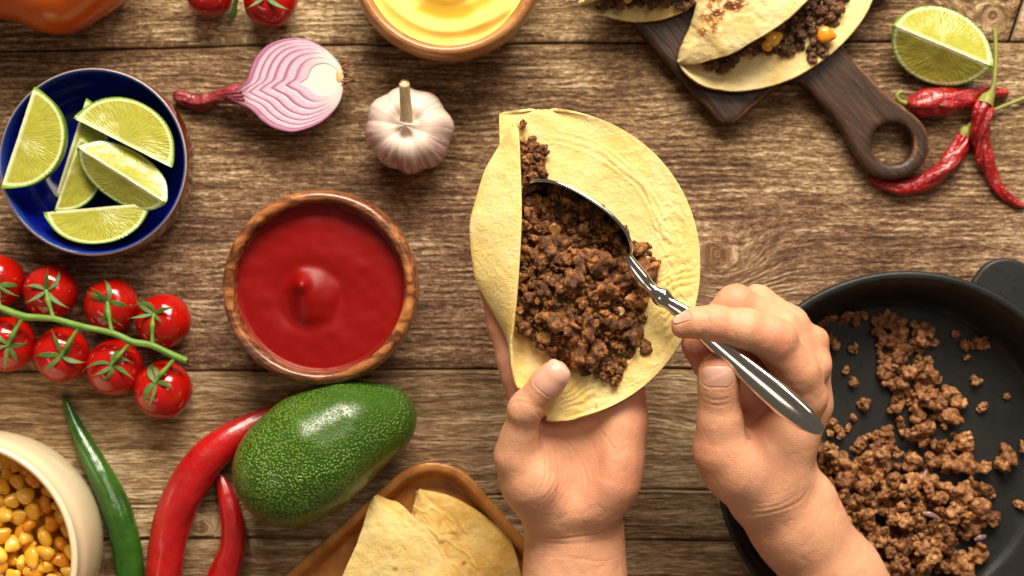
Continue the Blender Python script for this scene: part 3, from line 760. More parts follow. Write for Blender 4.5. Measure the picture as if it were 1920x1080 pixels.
# ================================================================== SPOON
m = M('polished_steel'); STEEL = m.out((.74, .71, .67), .14, .5, metal=1.0)
spoon = empty('spoon', W(1240, 555, 322), 'shiny steel spoon digging into the mince, its handle gripped by the right hand', 'spoon')
f = Field([150, -330, 250], [560, 60, 430], 1.7)
def hz(x): return float(np.interp(x, [1170, 1225, 1240, 1300, 1420, 1545], [318, 322, 324, 338, 366, 392]))
hp = [(1160, 452, 4.0, 4), (1172, 474, 6, 8), (1185, 498, 8, 12), (1203, 522, 9, 14), (1222, 541, 9, 10), (1240, 556, 14, 17.5), (1258, 570, 10, 12.5), (1285, 592, 9, 16), (1340, 642, 10, 17), (1400, 694, 11.5, 21), (1460, 745, 12.5, 25), (1505, 782, 11, 22), (1533, 804, 6, 13), (1541, 811, 4, 6)]
P = np.array([W(a, b, hz(a)) for a, b, _, _ in hp]); m_ = 260; Q = catmull(P, m_)
th_ = catmull([(a, b) for _, _, a, b in hp], m_)
Tn = np.gradient(Q, axis=0); Tn /= np.linalg.norm(Tn, axis=1, keepdims=True)
side = np.cross(Tn, [0, 0, 1.0]); side /= np.linalg.norm(side, axis=1, keepdims=True)
# the handle is rolled towards the light, so its faces split bright / dark along a ridge
roll = np.radians(-32); upv = np.cross(side, Tn)
A1 = side * math.cos(roll) + upv * math.sin(roll); A2 = -side * math.sin(roll) + upv * math.cos(roll)
thh = np.linspace(0, 2 * math.pi, 48, endpoint=False)
ca = np.cos(thh); sa = np.sin(thh)
V = Q[:, None] + A1[:, None] * (th_[:, 1][:, None, None] * ca[None, :, None]) + A2[:, None] * (th_[:, 0][:, None, None] * sa[None, :, None])
V = V.reshape(-1, 3); F = gridfaces(m_, 48, wrapv=True).tolist(); F.append(list(range(48))); F.append([(m_ - 1) * 48 + j for j in range(48)][::-1])
obj('handle', V, F, STEEL, spoon)
# bowl: half-ellipsoid shell tipped on its side, its upper rim showing
c0 = W(985, 350, 306); c1 = W(1178, 486, 320); axL = c1 - c0; Lh = np.linalg.norm(axL) / 2; axL /= 2 * Lh; mid = (c0 + c1) / 2
ur = np.cross(axL, [0, 0, 1.0]); ur /= np.linalg.norm(ur)
if ur[1] < 0: ur = -ur
axW = ur * .62 + np.array([0, 0, .78]); axW /= np.linalg.norm(axW); axN = np.cross(axL, axW); axN *= (1 if axN[2] < 0 else -1)
nl_, nw_ = 70, 40; lv = np.sin(np.linspace(-math.pi / 2, math.pi / 2, nl_)) * .9995; V = []
for l in lv:
    hw = 66 * math.sqrt(1 - abs(l) ** 2.3) * (1 + .06 * l)
    for k in range(nw_):
        a = -1 + 2 * k / (nw_ - 1)
        dep = 36 * (1 - a * a) * (1 - l * l) ** .7
        V.append(mid + axL * l * Lh + axW * a * hw + axN * dep)
V = np.array(V); F = gridfaces(nl_, nw_)
b_ = obj('bowl', V, F, STEEL, spoon); sol = b_.modifiers.new('thickness', 'SOLIDIFY'); sol.thickness = 5.0 * S; sol.offset = 0; 
# mince held in the bowl of the spoon
for k in range(60):
    l = rng.uniform(-.85, .85); a = rng.uniform(-.9, .45); r = rng.uniform(9, 15)
    hw = 66 * math.sqrt(1 - abs(l) ** 2.3); dep = 36 * (1 - a * a) * (1 - l * l) ** .7
    p = mid + axL * l * Lh + axW * a * hw + axN * (dep - r * .5 - rng.uniform(0, 4))
    if p[0] < W(975, 0, 300)[0]: continue
    inst('meat_crumb', CR2[rng.integers(len(CR2))], p, r / 17., rflat(.6), fill)
# ================================================================== BOWLS WITH SAUCES
def wcen(px, py, z): p = W(px, py, z); return p[0], p[1]
def bowl(c, mat, prof, label, group=None, name='bowl'):
    V, F = lathe(prof, c, 128); F = F
    N = vnormals(V, F)
    V = V + N * (1.2 * vn(V[:, 0] * .012, V[:, 1] * .012, V[:, 2] * .012))[:, None]
    o = obj(name, V, F, mat, origin=(c[0], c[1], 0)); tag(o, label, name, group); return o
WB = [(0, 0), (60, 0), (96, 2), (126, 14), (152, 42), (168, 78), (171, 108), (168, 132), (164, 140), (158, 143), (152, 141), (148, 134), (147, 118), (142, 90), (128, 58), (98, 34), (50, 24), (0, 22)]
def scaled(p, s, sz=1.0): return [(r * s, z * sz) for r, z in p]
kc = wcen(598, 539, 140)
bowl(kc, W_BOWL, scaled(WB, 1.03), 'brown striped wooden bowl filled with red ketchup', 'wooden sauce bowls')
cc = wcen(838, -74, 140)
bowl(cc, W_BOWL2, scaled(WB, 1.02), 'orange-brown wooden bowl of yellow sauce cut off by the top edge', 'wooden sauce bowls')

def disc(c, R, z, hf, mat, name, label, cat, n=150, m_=90):
    rr = np.linspace(0, 1, m_) ** .8 * R; rr[0] = .01; th = np.linspace(0, 2 * math.pi, n, endpoint=False)
    X = c[0] + rr[:, None] * np.cos(th); Y = c[1] + rr[:, None] * np.sin(th)
    V = np.stack([X, Y, np.full_like(X, z)], -1).reshape(-1, 3)
    px, py = back(V); V[:, 2] += hf(px, py) ; rad = np.repeat(rr, n)
    V[:, 2] += 2.5 * sstep(R * .96, R, rad)
    F = gridfaces(m_, n, wrapv=True)
    o = obj(name, V, F, mat); tag(o, label, cat); return o
def hk(px, py):
    h = 10 * np.exp(-(((px - 583) / 42) ** 2 + ((py - 560) / 46) ** 2) ** 1.5)
    h += 15 * np.exp(-(((px - 567) / 14) ** 2 + ((py - 533) / 16) ** 2)) + 7 * np.exp(-(((px - 572) / 26) ** 2 + ((py - 548) / 32) ** 2))
    a = np.arctan2(py - 552, px - 582); r = np.hypot(px - 582, py - 552)
    h += -3 * np.exp(-((r - 58 - 5 * np.sin(a)) / 14) ** 2)
    h += -4 * np.exp(-(((px - 545) / 16) ** 2 + ((py - 580) / 30) ** 2))
    h += 2.5 * vn(px * .012, py * .012, 1) + 1.2 * np.sin((px * .4 + py) * .03) + .8 * vn(px * .05, py * .05, 2)
    return h
m = M('ketchup'); P = m.pos(); v = m.voro(P, .09)
KET = m.out((.23, .0022, .001), .40, .25, m.bump(m.noise(P, .05, 3), 1.6, .3), sss=.25, sssr=(1, .12, .05), ssss=8, coat=.0)
disc(kc, 150.5, 110, hk, KET, 'ketchup', 'smooth red ketchup with a small peak in its middle', 'ketchup')
def hc(px, py):
    r = np.hypot((px - 862) * .88, (py + 52) * 1.06) + 8 * vn(px * .01, py * .01, 3); a = np.arctan2(py + 52, px - 862)
    h = 9 * np.tanh(3 * np.sin(r * .066 - .9 * a + .4)) * sstep(18, 50, r) * sstep(176, 122, r) 
    h += 6 * np.sin(r * .14 - 1.3 * a) * sstep(20, 60, r) * sstep(150, 110, r)
    h += 10 * np.exp(-(((px - 775) / 20) ** 2 + ((py - 10) / 12) ** 2)) + 3 * vn(px * .03, py * .03, 1)
    h += 4 * sstep(140, 0, r)
    return h
m = M('cheese_sauce'); P = m.pos()
CHE = m.out((.94, .68, .15), .55, .3, m.bump(m.noise(P, .04, 2), 1.5, .3), sss=.35, sssr=(1, .6, .12), ssss=6)
disc(cc, 149, 118, hc, CHE, 'cheese_sauce', 'swirled glossy yellow cheese sauce at the top edge', 'sauce')

# ---- blue bowl with a brown outside
bc = wcen(176, 304, 110)
m = M('cobalt_glaze'); P = m.pos(); x, y, z = m.sep(P)
n_ = m.n('ShaderNodeNewGeometry'); nz_ = m.sep(n_.outputs['Normal'])[2]
a_ins = m.attr('inside')
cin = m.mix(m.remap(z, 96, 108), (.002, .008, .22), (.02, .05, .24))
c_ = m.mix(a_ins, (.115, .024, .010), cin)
rim = m.attr('rim'); c_ = m.mix(rim, c_, (.50, .40, .34))
sp_ = m.remap(m.noise(P, .25, 2, .5), .70, .74, 0, .5)
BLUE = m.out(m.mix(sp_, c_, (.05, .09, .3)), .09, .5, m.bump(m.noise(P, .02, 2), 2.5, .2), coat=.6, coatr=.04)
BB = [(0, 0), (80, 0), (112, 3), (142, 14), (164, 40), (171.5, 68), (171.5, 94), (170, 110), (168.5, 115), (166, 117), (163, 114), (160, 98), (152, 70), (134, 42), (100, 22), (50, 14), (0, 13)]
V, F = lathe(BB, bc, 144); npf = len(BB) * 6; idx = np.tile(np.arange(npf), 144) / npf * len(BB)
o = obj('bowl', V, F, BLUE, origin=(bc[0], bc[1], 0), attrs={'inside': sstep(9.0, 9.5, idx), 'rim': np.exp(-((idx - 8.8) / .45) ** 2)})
tag(o, 'glossy cobalt blue bowl with a brown outside, holding lime wedges', 'bowl')

# ---- cream pot of corn
pc = wcen(-82, 1050, 230)
m = M('cream_enamel'); P = m.pos()
CREAM = m.out(m.mix(m.noise(P, .02, 3), (.80, .66, .42), (.84, .71, .48)), .22, .5, m.bump(m.noise(P, .02, 2), 2, .15), coat=.4, coatr=.08)
CP = [(0, 0), (120, 0), (168, 6), (196, 30), (208, 70), (213, 120), (212, 170), (206, 200), (205, 214), (209, 224), (208, 231), (203, 234), (198, 231), (196, 222), (194, 190), (190, 120), (180, 60), (150, 30), (80, 22), (0, 22)]
V, F = lathe(CP, pc, 128); o = obj('pot', V, F, CREAM, origin=(pc[0], pc[1], 0)); tag(o, 'round cream coloured pot of sweetcorn at the lower left corner', 'pot')
zc = 148
CL = 'plump orange-yellow sweetcorn kernel piled in the cream pot'
kp = []
for layer in range(2):
    pts_ = []
    for it in range(9000):
        a = rng.uniform(0, 6.283); r = 178 * math.sqrt(rng.random()); x = pc[0] + r * math.cos(a); y = pc[1] + r * math.sin(a)
        zz = zc - layer * 17 + rng.uniform(-5, 6) + 10 * math.exp(-((x + 975) ** 2 + (y + 430) ** 2) / 6000)
        px_, py_ = back(np.array([[x, y, zz]]))
        if px_[0] < -50 or py_[0] > 1140: continue
        mind = 22.5 if layer == 0 else 25
        if any((x - q[0]) ** 2 + (y - q[1]) ** 2 < mind * mind for q in pts_): continue
        pts_.append((x, y)); kp.append((x, y, zz))
for p in kp:
    o = inst('corn_kernel', KR[rng.integers(4)], p, rng.uniform(.98, 1.25), rrot() if rng.random() < .45 else rflat(.5))
    tag(o, CL, 'sweetcorn', 'sweetcorn kernels in the cream pot')
V = []; c0_ = pc
disc_ = lambda px, py: 3 * vn(px * .05, py * .05, 0)
o = disc(pc, 189, zc - 32, disc_, CORN, 'sweetcorn_bed', 'packed sweetcorn filling the pot beneath the top kernels', 'sweetcorn', 60, 20); o['kind'] = 'stuff'

# ================================================================== PAN WITH MINCE
pz = 130; PC = wcen(1702, 867, pz)
m = M('black_cast_iron'); P = m.pos(); x, y, z = m.sep(P)
sm_ = m.noise(P, .010, 4, .6); fine_ = m.noise(P, .45, 3, .6); sp2 = m.remap(m.noise(P, .075, 4, .75), .56, .68)
reg = m.remap(m.vec('DISTANCE', P, (600, -140, 12), out=1), 60, 260, 1, 0)
c_ = m.mix(m.remap(sm_, .35, .65), (.020, .020, .019), (.034, .033, .031))
c_ = m.mix(m.math('MULTIPLY', sp2, m.math('ADD', .15, m.math('MULTIPLY', reg, .8))), c_, (.004, .003, .003))
IRON = m.out(m.mix(.4, c_, (.006, .006, .0055)), m.math('ADD', .42, m.math('MULTIPLY', sp2, -.20)), .30, m.bump(m.math('ADD', fine_, m.math('MULTIPLY', sm_, .4)), .9, .5))
PP = [(0, 0), (200, 0), (280, 3), (303, 16), (318, 60), (330, 104), (341, 116), (343, 124), (340, 130), (334, 131), (327, 127), (318, 108), (306, 66), (294, 28), (282, 13), (262, 8), (150, 8), (0, 8)]
V, F = lathe(PP, PC, 180)
pan = empty('frying_pan', (PC[0], PC[1], 0), 'black cast iron pan scattered with fried mince, under the right forearm', 'pan')
obj('pan_body', V, F, IRON, pan)
# side grip: a rounded tab on the far rim
hd = math.atan2(.80, .60)
f = Field([PC[0] + 20, PC[1] + 180, 88], [PC[0] + 400, PC[1] + 480, 140], 2.5)
X, Y, Z = f.ax[0][:, None, None], f.ax[1][None, :, None], f.ax[2][None, None, :]
ux, uy = math.cos(hd), math.sin(hd)
a = (X - PC[0]) * ux + (Y - PC[1]) * uy; b = -(X - PC[0]) * uy + (Y - PC[1]) * ux
qx = np.maximum(np.abs(a - 345) - 8, 0); qy = np.maximum(np.abs(b) - 42, 0)
d2 = np.hypot(qx, qy) - 58
d = np.maximum(d2, 337 - np.hypot(X - PC[0], Y - PC[1]))
q = np.hypot(np.maximum(d + 5, 0), np.maximum(np.abs(Z - 113) - 5, 0)) - 5 + np.minimum(np.maximum(d + 5, np.abs(Z - 113) - 5), 0)
f.D[:] = q; V, F = f.mesh(); obj('grip', V, orient(V, F), IRON, pan)

pile_poly = [(1500, 800), (1530, 830), (1580, 850), (1640, 835), (1700, 850), (1760, 845), (1800, 870), (1850, 915), (1845, 960), (1830, 1010), (1820, 1060), (1760, 1120), (1600, 1120), (1480, 1060), (1440, 980), (1480, 880)]
col_poly = [(1650, 690), (1680, 660), (1740, 680), (1790, 730), (1810, 770), (1790, 800), (1800, 840), (1740, 850), (1690, 810), (1680, 750), (1655, 730)]
col2 = [(1640, 640), (1660, 650), (1690, 640), (1705, 655), (1690, 690), (1700, 720), (1680, 740), (1655, 720), (1660, 690), (1640, 660)]
col3 = [(1636, 590), (1680, 585), (1690, 610), (1700, 640), (1690, 655), (1650, 650), (1636, 635)]
col4 = [(1708, 610), (1750, 600), (1760, 640), (1740, 660), (1710, 670)]
def inside(L, px_, py_):
    ins = False; n = len(L); j = n - 1
    for i in range(n):
        if (L[i][1] > py_) != (L[j][1] > py_) and px_ < (L[j][0] - L[i][0]) * (py_ - L[i][1]) / (L[j][1] - L[i][1]) + L[i][0]: ins = not ins
        j = i
    return ins
singles = [(1542, 597, 11), (1560, 590, 8), (1586, 595, 11), (1604, 598, 15), (1618, 590, 9), (1562, 640, 12), (1601, 652, 11), (1586, 694, 9), (1600, 718, 10), (1620, 758, 14), (1553, 758, 7), (1601, 785, 9), (1560, 795, 12), (1572, 808, 11), (1556, 812, 8), (1792, 626, 9), (1818, 645, 13), (1834, 642, 14), (1846, 640, 9), (1814, 670, 6), (1828, 713, 12), (1840, 764, 9), (1888, 743, 7), (1590, 803, 6), (1806, 832, 22), (1815, 825, 20), (1883, 866, 21), (1893, 858, 14), (1846, 876, 13), (1861, 972, 17), (1862, 930, 6), (1914, 948, 9), (1918, 835, 8), (1918, 842, 8), (1650, 820, 16), (1665, 818, 15), (1610, 835, 13), (1630, 818, 8), (1735, 800, 20), (1800, 750, 20), (1780, 740, 16), (1745, 700, 18), (1660, 700, 17), (1672, 720, 16), (1680, 668, 17), (1655, 632, 17), (1670, 600, 14), (1690, 628, 15), (1652, 600, 12), (1735, 625, 21), (1722, 645, 13), (1715, 610, 10), (1700, 655, 13)]
allc = []
for s_ in singles: allc.append((*s_, 0))
def scatter(poly, n, rlo, rhi, sep, z0, lay):
    xs = [p[0] for p in poly]; ys = [p[1] for p in poly]; mine = []
    for it in range(n * 40):
        if len(mine) >= n: break
        x = rng.uniform(min(xs), max(xs)); y = rng.uniform(min(ys), max(ys))
        if not inside(poly, x, y): continue
        r = rlo + (rhi - rlo) * rng.random() ** 1.4
        if any((x - q[0]) ** 2 + (y - q[1]) ** 2 < ((r + q[2]) * sep) ** 2 for q in mine): continue
        mine.append((x, y, r, z0))
    allc.extend(mine)
scatter(pile_poly, 130, 9, 27, .52, 0, 0)
scatter(pile_poly, 85, 9, 25, .62, 16, 1)
scatter([(1560, 900), (1680, 890), (1760, 920), (1800, 980), (1780, 1060), (1600, 1080), (1520, 1000)], 46, 10, 21, .7, 32, 2)
scatter(col_poly, 34, 7, 20, .66, 0, 0); scatter(col_poly, 6, 12, 18, .8, 14, 1)
scatter(col2, 10, 8, 16, .7, 0, 0); scatter(col3, 8, 8, 16, .7, 0, 0); scatter(col4, 6, 8, 16, .7, 0, 0)
vis = [c for c in allc if c[0] < 1960 and c[1] < 1110]
vis.sort(key=lambda c: -c[2] - c[3] * .2)
far = [c for c in allc if not (c[0] < 1960 and c[1] < 1110)]
UNIQ = {(1883, 866, ): 'large meat crumb lying apart on the bare right side of the pan', (1861, 972): 'meat crumb alone on the pan floor, right of the main mince heap', (1840, 764): 'small lone meat crumb on the bare pan floor right of the mince column',
        (1828, 713): 'blocky meat crumb alone on bare pan below the upper right cluster', (1888, 743): 'tiny meat crumb nearest the right wall of the pan', (1620, 758): 'flat brown meat crumb alone, just right of the spoon handle end in the pan',
        (1601, 652): 'small meat crumb alone on bare pan, right of the knuckles', (1862, 930): 'tiny round meat crumb on bare pan right of the heap', (1814, 670): 'tiny crumb just below the upper right cluster in the pan',
        (1792, 626): 'small meat crumb left of the upper right cluster in the pan', (1601, 785): 'thin meat crumb standing between the spoon handle end and the mince heap', (1846, 876): 'middling meat crumb beside the large lone one, right of the heap'}
GL = 'browned crumb of minced meat lying among many in the black pan'
SV = []; SF = []; nvt = 0
import mathutils
for i, (x, y, r, z0) in enumerate(vis + far):
    z = 9 + r * .52 + z0 + (rng.uniform(0, 4) if z0 else 0)
    p = W(x, y, z)
    dd = math.hypot(p[0] - PC[0], p[1] - PC[1])
    if dd > 276: p[:2] = np.array(PC) + (p[:2] - PC) * 276 / dd
    me = CR[rng.integers(len(CR))] if rng.random() < .8 or z0 == 0 else CR2[rng.integers(len(CR2))]
    rot = rflat(.5)
    if i < 296:
        o = inst('meat_crumb', me, p, r / 16.5, rot)
        lab = UNIQ.get((x, y)); tag(o, lab or GL, 'mince', None if lab else 'fried mince crumbs in the pan')
    else:
        co_ = np.empty(len(me.vertices) * 3, np.float32); me.vertices.foreach_get('co', co_)
        R3 = np.array(mathutils.Euler(rot).to_matrix()); q_ = (co_.reshape(-1, 3) / S * r / 16.5) @ R3.T + p
        fi = np.empty(len(me.polygons) * 4, np.int32)
        me.polygons.foreach_get('vertices', fi) if False else me.loops.foreach_get('vertex_index', fi)
        SV.append(q_); SF.append(fi.reshape(-1, 4) + nvt); nvt += len(q_)
if SV:
    o = obj('small_meat_crumbs', np.vstack(SV), np.vstack(SF), MEAT); tag(o, 'small loose crumbs of fried mince between the larger ones in the pan', 'mince', kind='stuff')
for i, (x, y, z, pts_) in enumerate([(1745, 900, 40, [(1738, 880), (1730, 905), (1742, 915), (1752, 918)]), (1565, 853, 26, [(1545, 848), (1565, 852), (1580, 858)]), (1745, 965, 60, [(1730, 962), (1745, 965), (1760, 972)]), (1835, 1008, 30, [(1828, 1012), (1838, 1008), (1848, 1006)])]):
    P = np.array([W(a, b, z + 4 * math.sin(j * 2)) for j, (a, b) in enumerate(pts_)])
    V, F, A = tube(P, [3, 5.0, 5.5, 3][:len(P)] if len(P) == 4 else [3, 5, 3], 10, flat=.35)
    o = obj('onion_shred', V, F, SHRED); tag(o, ['looped translucent onion shred on top of the pan mince, longest of the shreds', 'pale onion shred at the left end of the mince heap, near the wrist', 'onion shred lying across the middle of the mince heap in the pan', 'onion shred at the lower right edge of the mince heap'][i], 'onion', 'fried onion shreds')

# ================================================================== CUTTING BOARD AND TACOS
f = Field([60, 130, -2], [820, 960, 52], 2.8)
X, Y = f.ax[0][:, None, None], f.ax[1][None, :, None]; Z = f.ax[2][None, None, :]
hx, hy = W(1675, 269, 44)[:2]; ax_ = np.array([-.66, .75]); ay_ = np.array([.75, .66])   # towards body, across
a = (X - hx) * ax_[0] + (Y - hy) * ax_[1]; b = (X - hx) * ay_[0] + (Y - hy) * ay_[1]
r0 = 28; qx = np.abs(a - 520) - (300 - r0); qy = np.abs(b) - (215 - r0)
body = np.hypot(np.maximum(qx, 0), np.maximum(qy, 0)) + np.minimum(np.maximum(qx, qy), 0) - r0
tt_ = np.clip(a / 240, 0, 1); hd_ = np.hypot(a - tt_ * 240, b) - (67 - 17 * sstep(0, .45, tt_))
kk = 46; h_ = np.maximum(kk - np.abs(body - hd_), 0) / kk; d2 = np.minimum(body, hd_) - h_ * h_ * kk * .25
d2 = np.maximum(d2, 38 - np.hypot(a, b * 1.0))
rb = 11; zc_ = np.abs(Z - 23) - (21 - rb)
q = np.hypot(np.maximum(d2 + rb, 0), np.maximum(zc_, 0)) - rb + np.minimum(np.maximum(d2 + rb, zc_), 0)
f.D[:] = np.minimum(q, 50); V, F = f.mesh(); V = relax(V, orient(V, F), 2, .5)
V[:, :2] += 1.2 * np.stack([vn(V[:, 0] * .03, V[:, 1] * .03, 1), vn(V[:, 0] * .03, V[:, 1] * .03, 5)], 1)
F_ = orient(V, F); N_ = vnormals(V, F_); o = obj('cutting_board', V, F_, W_DARK, attrs={'wear': sstep(.35, .6, N_[:, 2]) * sstep(.97, .85, N_[:, 2])}); tag(o, 'dark wooden cutting board with a round hole in its handle, under the tacos', 'cutting board')

def sheet(outline, holes=None, zfun=None, step=6, thick=5.0):
    """a dough sheet from a photo-space outline, meshed as a clipped grid with heights zfun(px,py)"""
def fold_taco(low, up_edge, hinge, name, label, zb, zt, mat, toastf, n=120):
    """low: lower sheet outline; the flap is ruled from the hinge line to its free edge"""

def strip(A, B, zA, zB, n, m_, bulge=0.0, zb=0.0):
    """ruled surface between two photo-space curves with heights; returns V grid (n,m,3)"""
    A = catmull(A, n); B = catmull(B, n); zA = np.interp(np.linspace(0, 1, n), np.linspace(0, 1, len(zA)), zA); zB = np.interp(np.linspace(0, 1, n), np.linspace(0, 1, len(zB)), zB)
    t = np.linspace(0, 1, m_)
    P = A[:, None] * (1 - t)[None, :, None] + B[:, None] * t[None, :, None]
    Z = zA[:, None] * (1 - t) + zB[:, None] * t + zb * np.sin(math.pi * t)[None, :]
    return P, Z
def sheetobj(P, Z, mat, name, parent, toastf=None, wrk=1.6, thick=5.0, attrs=None):
    k = (D - Z) / D; V = np.stack([(P[..., 0] - 960) * k, (540 - P[..., 1]) * k, Z], -1)
    n, m_ = Z.shape; V = V.reshape(-1, 3); F = gridfaces(n, m_); N = vnormals(V, F)
    px, py = P[..., 0].ravel(), P[..., 1].ravel()
    rg = np.clip(1 - 3.2 * np.abs(fbm((px * .8 + py * .6) * .02, (py * .8 - px * .6) * .05, 6.0, 2)), 0, 1); V = V + N * (wrk * fbm(px * .022, py * .022, 2.0, 3) + .5 * vn(px * .1, py * .1, 4) + (.38 if wrk < 2 else .55) * wrk * rg * (vn(px * .012, py * .012, 9) > -.15))[:, None]
    ta = toastf(px, py) if toastf else 0 * px
    o = obj(name, V, F, mat, parent, attrs={'toast': ta})
    s_ = o.modifiers.new('thickness', 'SOLIDIFY'); s_.thickness = thick * S; s_.offset = 0
    return o

def crumbs(parent, pts, pool, zf, rr):
    for (x, y, r) in pts:
        inst('meat_crumb', pool[rng.integers(len(pool))], W(x, y, zf(x, y) + rr(r)), r / 16.5, rflat(.5), parent)
def polyscatter(poly, n, rlo, rhi, sep):
    xs = [p[0] for p in poly]; ys = [p[1] for p in poly]; mine = []
    for it in range(n * 50):
        if len(mine) >= n: break
        x = rng.uniform(min(xs), max(xs)); y = rng.uniform(min(ys), max(ys))
        if not inside(poly, x, y): continue
        r = rng.uniform(rlo, rhi)
        if any((x - q[0]) ** 2 + (y - q[1]) ** 2 < ((r + q[2]) * sep) ** 2 for q in mine): continue
        mine.append((x, y, r))
    return mine
def taco(at, label, low, hinge, edge, zlow, zhinge, zedge, toastf, mpoly, nm, kern):
    t = empty('taco', W(*at), label, 'taco')
    # one folded sheet: lower rim -> hinge -> free edge of the flap
    n = 130; A = catmull(low, n); H = catmull(hinge, n); E_ = catmull(edge, n); s = np.linspace(0, 1, n)
    zl = np.interp(s, np.linspace(0, 1, len(zlow)), zlow); zh = np.interp(s, np.linspace(0, 1, len(zhinge)), zhinge); ze = np.interp(s, np.linspace(0, 1, len(zedge)), zedge)
    Pm = []; Zm = []
    for i in range(n):
        a_, h_, e_ = A[i], H[i], E_[i]
        pts = np.array([(a_[0], a_[1], zl[i]), (*(a_ + (h_ - a_) * .35), 50 + (zl[i] - 50) * .35), (*(a_ + (h_ - a_) * .75), 50), (*(a_ + (h_ - a_) * .97), 51),
                        (*h_, (50 + zh[i]) / 2), (*(h_ + (e_ - h_) * .06), zh[i] * .92), (*(h_ + (e_ - h_) * .4), zh[i] + (ze[i] - zh[i]) * .5 + 4), (*(h_ + (e_ - h_) * .8), ze[i] + 2), (*e_, ze[i])])
        q = catmull(pts, 200); dl = np.r_[0, np.cumsum(np.linalg.norm(np.diff(q, axis=0), axis=1))]; u = np.linspace(0, dl[-1], 150)
        Pm.append(np.stack([np.interp(u, dl, q[:, 0]), np.interp(u, dl, q[:, 1])], 1)); Zm.append(np.interp(u, dl, q[:, 2]))
    sheetobj(np.array(Pm), np.array(Zm), TORT2, 'tortilla', t, toastf, 2.2)
    crumbs(t, polyscatter(mpoly, nm, 7, 13, .55), CR3, lambda x, y: 54, lambda r: r * .5 + rng.uniform(0, 22))
    for (x, y, r, rz) in kern:
        inst('corn_kernel', KR[0], W(x, y, 84), r / 20., (0, 0, rz), t)
    return t
def toastA(px, py):
    sp = 0
    n_ = fbm(px * .085, py * .085, 3.3, 3)
    for (x, y, sx, sy, a) in [(1340, 28, 26, 22, 1.15), (1372, 8, 22, 14, 1.3), (1330, 58, 15, 14, .9), (1425, -5, 14, 10, 1.1), (1318, 50, 8, 22, .8), (1488, 28, 7, 5, .6), (1400, 8, 6, 4, .5), (1430, 20, 5, 4, .6), (1390, -20, 60, 22, .9), (1350, -10, 24, 18, 1.1)]:
        sp = sp + a * np.exp(-(((px - x) / sx) ** 2 + ((py - y) / sy) ** 2))
    return np.clip(sp, 0, 1.3) * sstep(.05, .45, np.abs(np.sin(n_ * 7.0))) * (.72 + .75 * n_)
taco((1440, 40, 48), 'larger folded taco with brown scorch marks, on the dark cutting board',
     [(1271, 116), (1282, 136), (1310, 156), (1345, 168), (1385, 172), (1440, 163), (1500, 141), (1560, 100), (1608, 50), (1636, 0), (1650, -60), (1645, -130)],
     [(1271, 115), (1274, 104), (1283, 78), (1295, 50), (1303, 30), (1312, 5), (1325, -25), (1345, -60), (1380, -110), (1430, -150), (1490, -170), (1560, -170)],
     [(1271, 118), (1285, 121), (1310, 119), (1340, 110), (1375, 99), (1405, 82), (1440, 62), (1475, 38), (1500, 15), (1522, -10), (1545, -60), (1580, -120)],
     [60, 64, 66, 62, 60, 62, 66, 68, 66, 64, 62, 60], [60, 66, 78, 90, 102, 112, 118, 120, 118, 112, 104, 90], [61, 70, 84, 100, 114, 124, 130, 132, 128, 118, 104, 90],
     toastA, [(1310, 118), (1370, 102), (1440, 66), (1490, 30), (1520, -10), (1590, -20), (1582, 25), (1560, 50), (1510, 62), (1500, 85), (1480, 102), (1430, 95), (1380, 108), (1365, 132), (1340, 128)], 100,
     [(1452, 72, 20, .4), (1550, 66, 22, -.2), (1440, 84, 15, 1.0)])
T1 = bpy.data.objects['taco']
crumbs(T1, [(1530, 80, 13), (1540, 92, 14), (1522, 100, 12), (1548, 102, 11), (1526, 112, 11), (1518, 92, 9), (1555, 30, 13), (1572, 15, 15), (1560, 5, 14), (1540, 20, 14), (1380, 112, 9), (1356, 126, 10), (1362, 118, 10)], CR3, lambda x, y: 58, lambda r: r * .6 + 6)
taco((1200, 0, 48), 'smaller taco half cut off by the top edge, left of the scorched one',
     [(1086, 8), (1098, 20), (1120, 28), (1150, 35), (1185, 40), (1215, 40), (1245, 36), (1275, 25), (1300, 10), (1318, -8), (1340, -50)],
     [(1086, 5), (1094, -4), (1104, -14), (1118, -30), (1135, -50), (1160, -80), (1190, -100), (1225, -110), (1265, -110), (1300, -100), (1330, -90)],
     [(1088, 9), (1100, 6), (1118, 0), (1140, -4), (1165, -8), (1190, -12), (1220, -14), (1250, -18), (1280, -26), (1305, -40), (1330, -70)],
     [56, 60, 60, 58, 58, 58, 60, 60, 58, 56, 54], [56, 70, 84, 98, 106, 112, 116, 116, 110, 96, 70], [58, 72, 86, 104, 116, 122, 124, 120, 110, 96, 70],
     None, [(1118, 2), (1170, -10), (1290, -18), (1300, 2), (1280, 16), (1265, 12), (1200, 10), (1130, 14)], 55, [(1178, -4, 14, .2)])
crumbs(bpy.data.objects['taco.001'], [(1130, 8, 10), (1122, 12, 7), (1200, 5, 9), (1280, 12, 8), (1250, 6, 9)], CR3, lambda x, y: 54, lambda r: r * .6 + 8)

